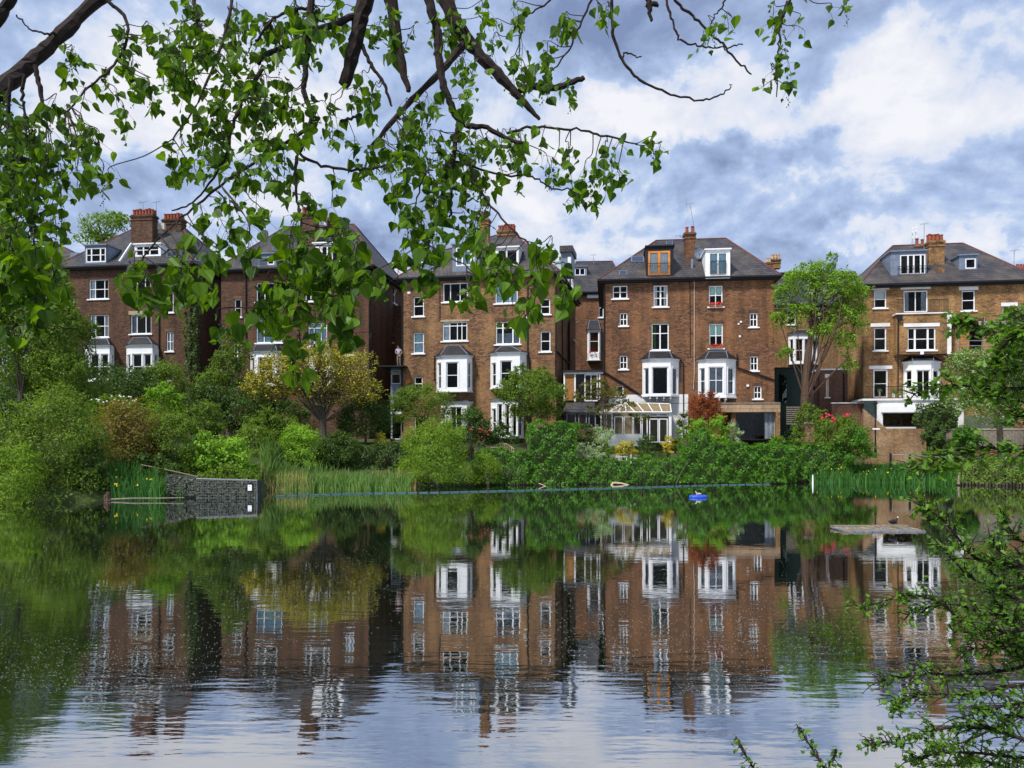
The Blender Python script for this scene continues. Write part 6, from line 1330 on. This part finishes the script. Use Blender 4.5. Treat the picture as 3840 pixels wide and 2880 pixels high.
for (cx, cy, rx, ry, n) in BLOBS:
    cx, cy, rx, ry = cx*k, cy*k, rx*k, ry*k
    ng = max(2, n//9); tw = MB()
    for g in range(ng):
        a = rr.uniform(0, 6.283); q = math.sqrt(rr.random()); sx, sy = cx+math.cos(a)*rx*q*.95, cy+math.sin(a)*ry*q*.95-ry*.15
        d = np.hypot(BRA[:, 0]-sx, (BRA[:, 1]-sy)*(1.0))+np.where(BRA[:, 1] > sy+25, 260, 0); j = int(np.argmin(d)); bx, by, bY = BRA[j]
        if d[j] > 520: bx, by, bY = sx+rr.uniform(-30, 30), min(sy-200, -30), 3.5
        Y = bY+rr.uniform(-.35, .3); Y = max(2.4, Y-(.35 if sy > 800 else 0))
        hl = rr.uniform(60, 190); ex, ey = sx+rr.gauss(0, 22), sy+hl
        ey = min(ey, cy+ry*1.05)
        if ey < sy+30: ey = sy+30
        path = catmull([(bx, by, bY), ((bx+sx)/2+rr.gauss(0, 12), (by+sy)/2+abs(rr.gauss(0, 14)), (bY+Y)/2), (sx, sy, Y), ((sx+ex)/2+rr.gauss(0, 8), (sy+ey)/2, Y+rr.uniform(-.05, .05)), (ex, ey, Y)], 4)
        w = [np.array(P(x, y, YY)) for x, y, YY in path]; tw.tube([tuple(p-to) for p in w], [(2.2-1.5*i/len(w))/F*3.4*1.0 for i in range(len(w))], 4)
        nl = max(3, round(n/ng*.95))
        for i in range(nl):
            t = .42+.58*(i+rr.random())/nl; f_ = t*(len(w)-1); i0 = min(int(f_), len(w)-2); p = w[i0]+(w[i0+1]-w[i0])*(f_-i0)
            off = np.array((rr.gauss(0, .022), rr.gauss(0, .03), rr.uniform(-.05, .005))); pe = p+off
            s = rr.choice((.018, .026, .033, .038, .042, .047, .052))*rr.uniform(.85, 1.12)*(1.15 if sy > 800 else 1.0)
            tw.tube([tuple(p-to), tuple((p+pe)/2-to+np.array((0, 0, .004))), tuple(pe-to)], .0007, 3)
            recs.append((tuple(pe), s, rr.uniform(0, 6.283), rr.gauss(.15, .55), rr.gauss(0, .5)))
        if rr.random() < .42:
            i0 = rr.randrange(len(w)//2, len(w)); p = w[i0]-to; L_ = rr.uniform(.05, .11)
            for b in range(11):
                z = -L_*b/11; cats.ball((p[0]+.006*math.sin(b*1.1)+(.0025 if b % 2 else -.0025), p[1]+.003*(b % 3-1), p[2]+z), .0032, 4, 3)
            cats.tube([tuple(p), (p[0]+.004, p[1], p[2]-L_)], .0006, 3)
    tw.build('twig', M['bark'], TR, 'stuff')
cats.build('catkins', M['catkin'], TR, 'stuff')
leaves_build(TR, POP, recs, 'leafF', 300, rng)

# ------------------------------------------------------------------ foreground hawthorn and oak sprays at the right
def spray_plant(name, label, cat, trunk, arms, Kp, outline, size, mat, nobj, Yd, off_len, nleaf, seed):
    global rr
    rr = random.Random(seed); base = np.array(trunk[0]); root = empty(name, tuple(base), 0, label, cat)
    MB().tube([tuple(np.array(t)-base) for t in trunk], [(.06-.035*i/max(1, len(trunk)-1))*(1 if name != 'twig' else .1) for i in range(len(trunk))], 8).build('trunk', M['bark'], root)
    recs = []; end = np.array(trunk[-1])
    for arm in arms:
        pts = [(Kp[0]+x*Kp[2], Kp[1]+y*Kp[2]) for x, y in arm]; Y0 = Yd+rr.uniform(-.35, .45)
        c = catmull([(x, y, Y0+rr.uniform(-.08, .08)) for x, y in pts], 8); w = [np.array(P(x, y, Y)) for x, y, Y in c]
        jt = np.array(trunk[rr.randrange(1, len(trunk))]); lead = [jt, (jt+w[0])/2+np.array((0, 0, .05)), w[0]]
        full = lead[:-1]+w
        mb = MB(); mb.tube([tuple(p-base) for p in full], [(.011 if name != 'twig' else .0045)*(1-.8*i/len(full)) for i in range(len(full))], 6)
        for i in range(1, len(w)):
            for s_ in range(2):
                if rr.random() < .2: continue
                p = w[i]; L_ = off_len*rr.uniform(.4, 1.2)*(1-.35*i/len(w)); a = rr.uniform(0, 6.283)
                dirv = (w[i]-w[i-1]); dirv /= np.linalg.norm(dirv)+1e-9
                e = p+(dirv*.6+np.array((math.cos(a)*.7, rr.uniform(-.5, .5), math.sin(a)*.75)))*L_
                mb.tube([tuple(p-base), tuple((p+e)/2-base+np.array((0, 0, .01))), tuple(e-base)], [.0035, .0025, .0012], 4)
                for q in range(nleaf):
                    t = rr.uniform(.15, 1.05); pp = p+(e-p)*t+np.array([rr.gauss(0, .012) for _ in range(3)])
                    recs.append((tuple(pp), size*rr.uniform(.6, 1.25), rr.uniform(0, 6.283), rr.gauss(1.3, .8), rr.gauss(0, .6)))
        mb.build('branch', M['bark'], root)
    leaves_build(root, outline, recs, mat, nobj, None); return root
K6 = (2600, 1900, .5907)
arms = [[(2160, 400), (2000, 370), (1800, 330), (1680, 200), (1560, 60), (1450, 20)], [(2160, 520), (1950, 500), (1780, 460), (1640, 330), (1560, 240)], [(2160, 900), (2000, 880), (1850, 820), (1700, 720), (1560, 610), (1400, 560), (1240, 590), (1060, 650)],
 [(2160, 700), (1980, 700), (1800, 660), (1650, 620), (1480, 640), (1350, 700)], [(2160, 1000), (1980, 1040), (1800, 1060), (1650, 1070), (1500, 1060), (1350, 1080), (1180, 1110)], [(2160, 1120), (1950, 1150), (1700, 1190), (1500, 1190), (1330, 1230), (1270, 1290)],
 [(2160, 1240), (2000, 1260), (1850, 1290), (1700, 1340)], [(2160, 1500), (1950, 1430), (1800, 1400), (1650, 1400), (1500, 1430), (1320, 1490), (1120, 1500)], [(2160, 1600), (1950, 1580), (1750, 1560), (1550, 1570), (1390, 1610)],
 [(2160, 250), (2060, 200), (1980, 100), (1960, 60)], [(2160, 620), (2000, 560), (1900, 420), (1850, 330)], [(2160, 820), (2050, 780), (1950, 640), (1900, 560)], [(2160, 980), (2060, 960), (1960, 900), (1820, 900), (1700, 920)], [(2160, 1700), (2000, 1660), (1850, 1620), (1700, 1640), (1560, 1650)],
 [(2160, 1350), (2050, 1330), (1960, 1380), (1700, 1500), (1500, 1520)], [(2160, 480), (2060, 440), (1960, 300), (1880, 220)], [(2160, 330), (2080, 300), (2020, 380), (1920, 420)], [(2160, 760), (2000, 800), (1880, 760), (1760, 800), (1640, 780)]]
spray_plant('hawthorn_bush', 'foreground hawthorn branches with small lobed leaves at the lower right', 'bush', [(3.5, 3.2, gz(3.5, 3.2)-.2), (3.35, 3.5, 1.3), (3.2, 3.7, 2.1), (3.1, 3.8, 2.9)], arms, K6, MAY, .029, 'leafH', 300, 3.8, .12, 4, 31)
arms = [[(1720, 800), (1600, 810), (1500, 760), (1400, 720), (1290, 690), (1215, 700)], [(1720, 1100), (1560, 1100), (1400, 1100), (1250, 1080), (1120, 1090), (960, 1135)], [(1720, 1480), (1560, 1490), (1420, 1470), (1300, 1500), (1150, 1560), (960, 1600)],
 [(1720, 1170), (1600, 1180), (1480, 1150), (1350, 1140)], [(1720, 700), (1640, 720), (1560, 800), (1500, 900), (1450, 980)], [(1720, 950), (1620, 960), (1520, 1000), (1400, 1020)], [(1720, 1280), (1640, 1270), (1580, 1250)], [(1720, 600), (1680, 640), (1600, 660)], [(1720, 880), (1660, 860), (1600, 900), (1540, 860)]]
spray_plant('oak_sapling', 'foreground branches with bright lobed oak-like leaves at the right edge above the hawthorn', 'tree', [(3.75, 2.6, gz(3.75, 2.6)-.2), (3.7, 3.4, 1.6), (3.6, 4.2, 2.6), (3.5, 4.6, 3.6)], arms, K5, OAK, .045, 'leafH', 150, 4.8, .15, 3, 33)
# bare twigs rising at the bottom edge
for lab, arm in (('lower left thin thorny twig rising from the bottom edge', [(420, 1760), (370, 1640), (320, 1560), (270, 1490)]), ('taller leafy twig right of the thin thorny one at the bottom edge', [(860, 1760), (830, 1659), (760, 1550), (700, 1450), (670, 1410)]), ('short side twig rightmost at the bottom edge', [(820, 1760), (860, 1660), (890, 1600), (905, 1562)])):
    p0 = P(K6[0]+arm[0][0]*K6[2], K6[1]+arm[0][1]*K6[2], 3.2); spray_plant('twig', lab, 'twig', [(p0.x+.05, 3.0, gz(p0.x, 3.0)-.3), (p0.x+.02, 3.1, .9), (p0.x, 3.2, p0.z-.02)], [arm], K6, MAY, .02, 'leafH', 60, 3.2, .03, 1, int(arm[0][0]))
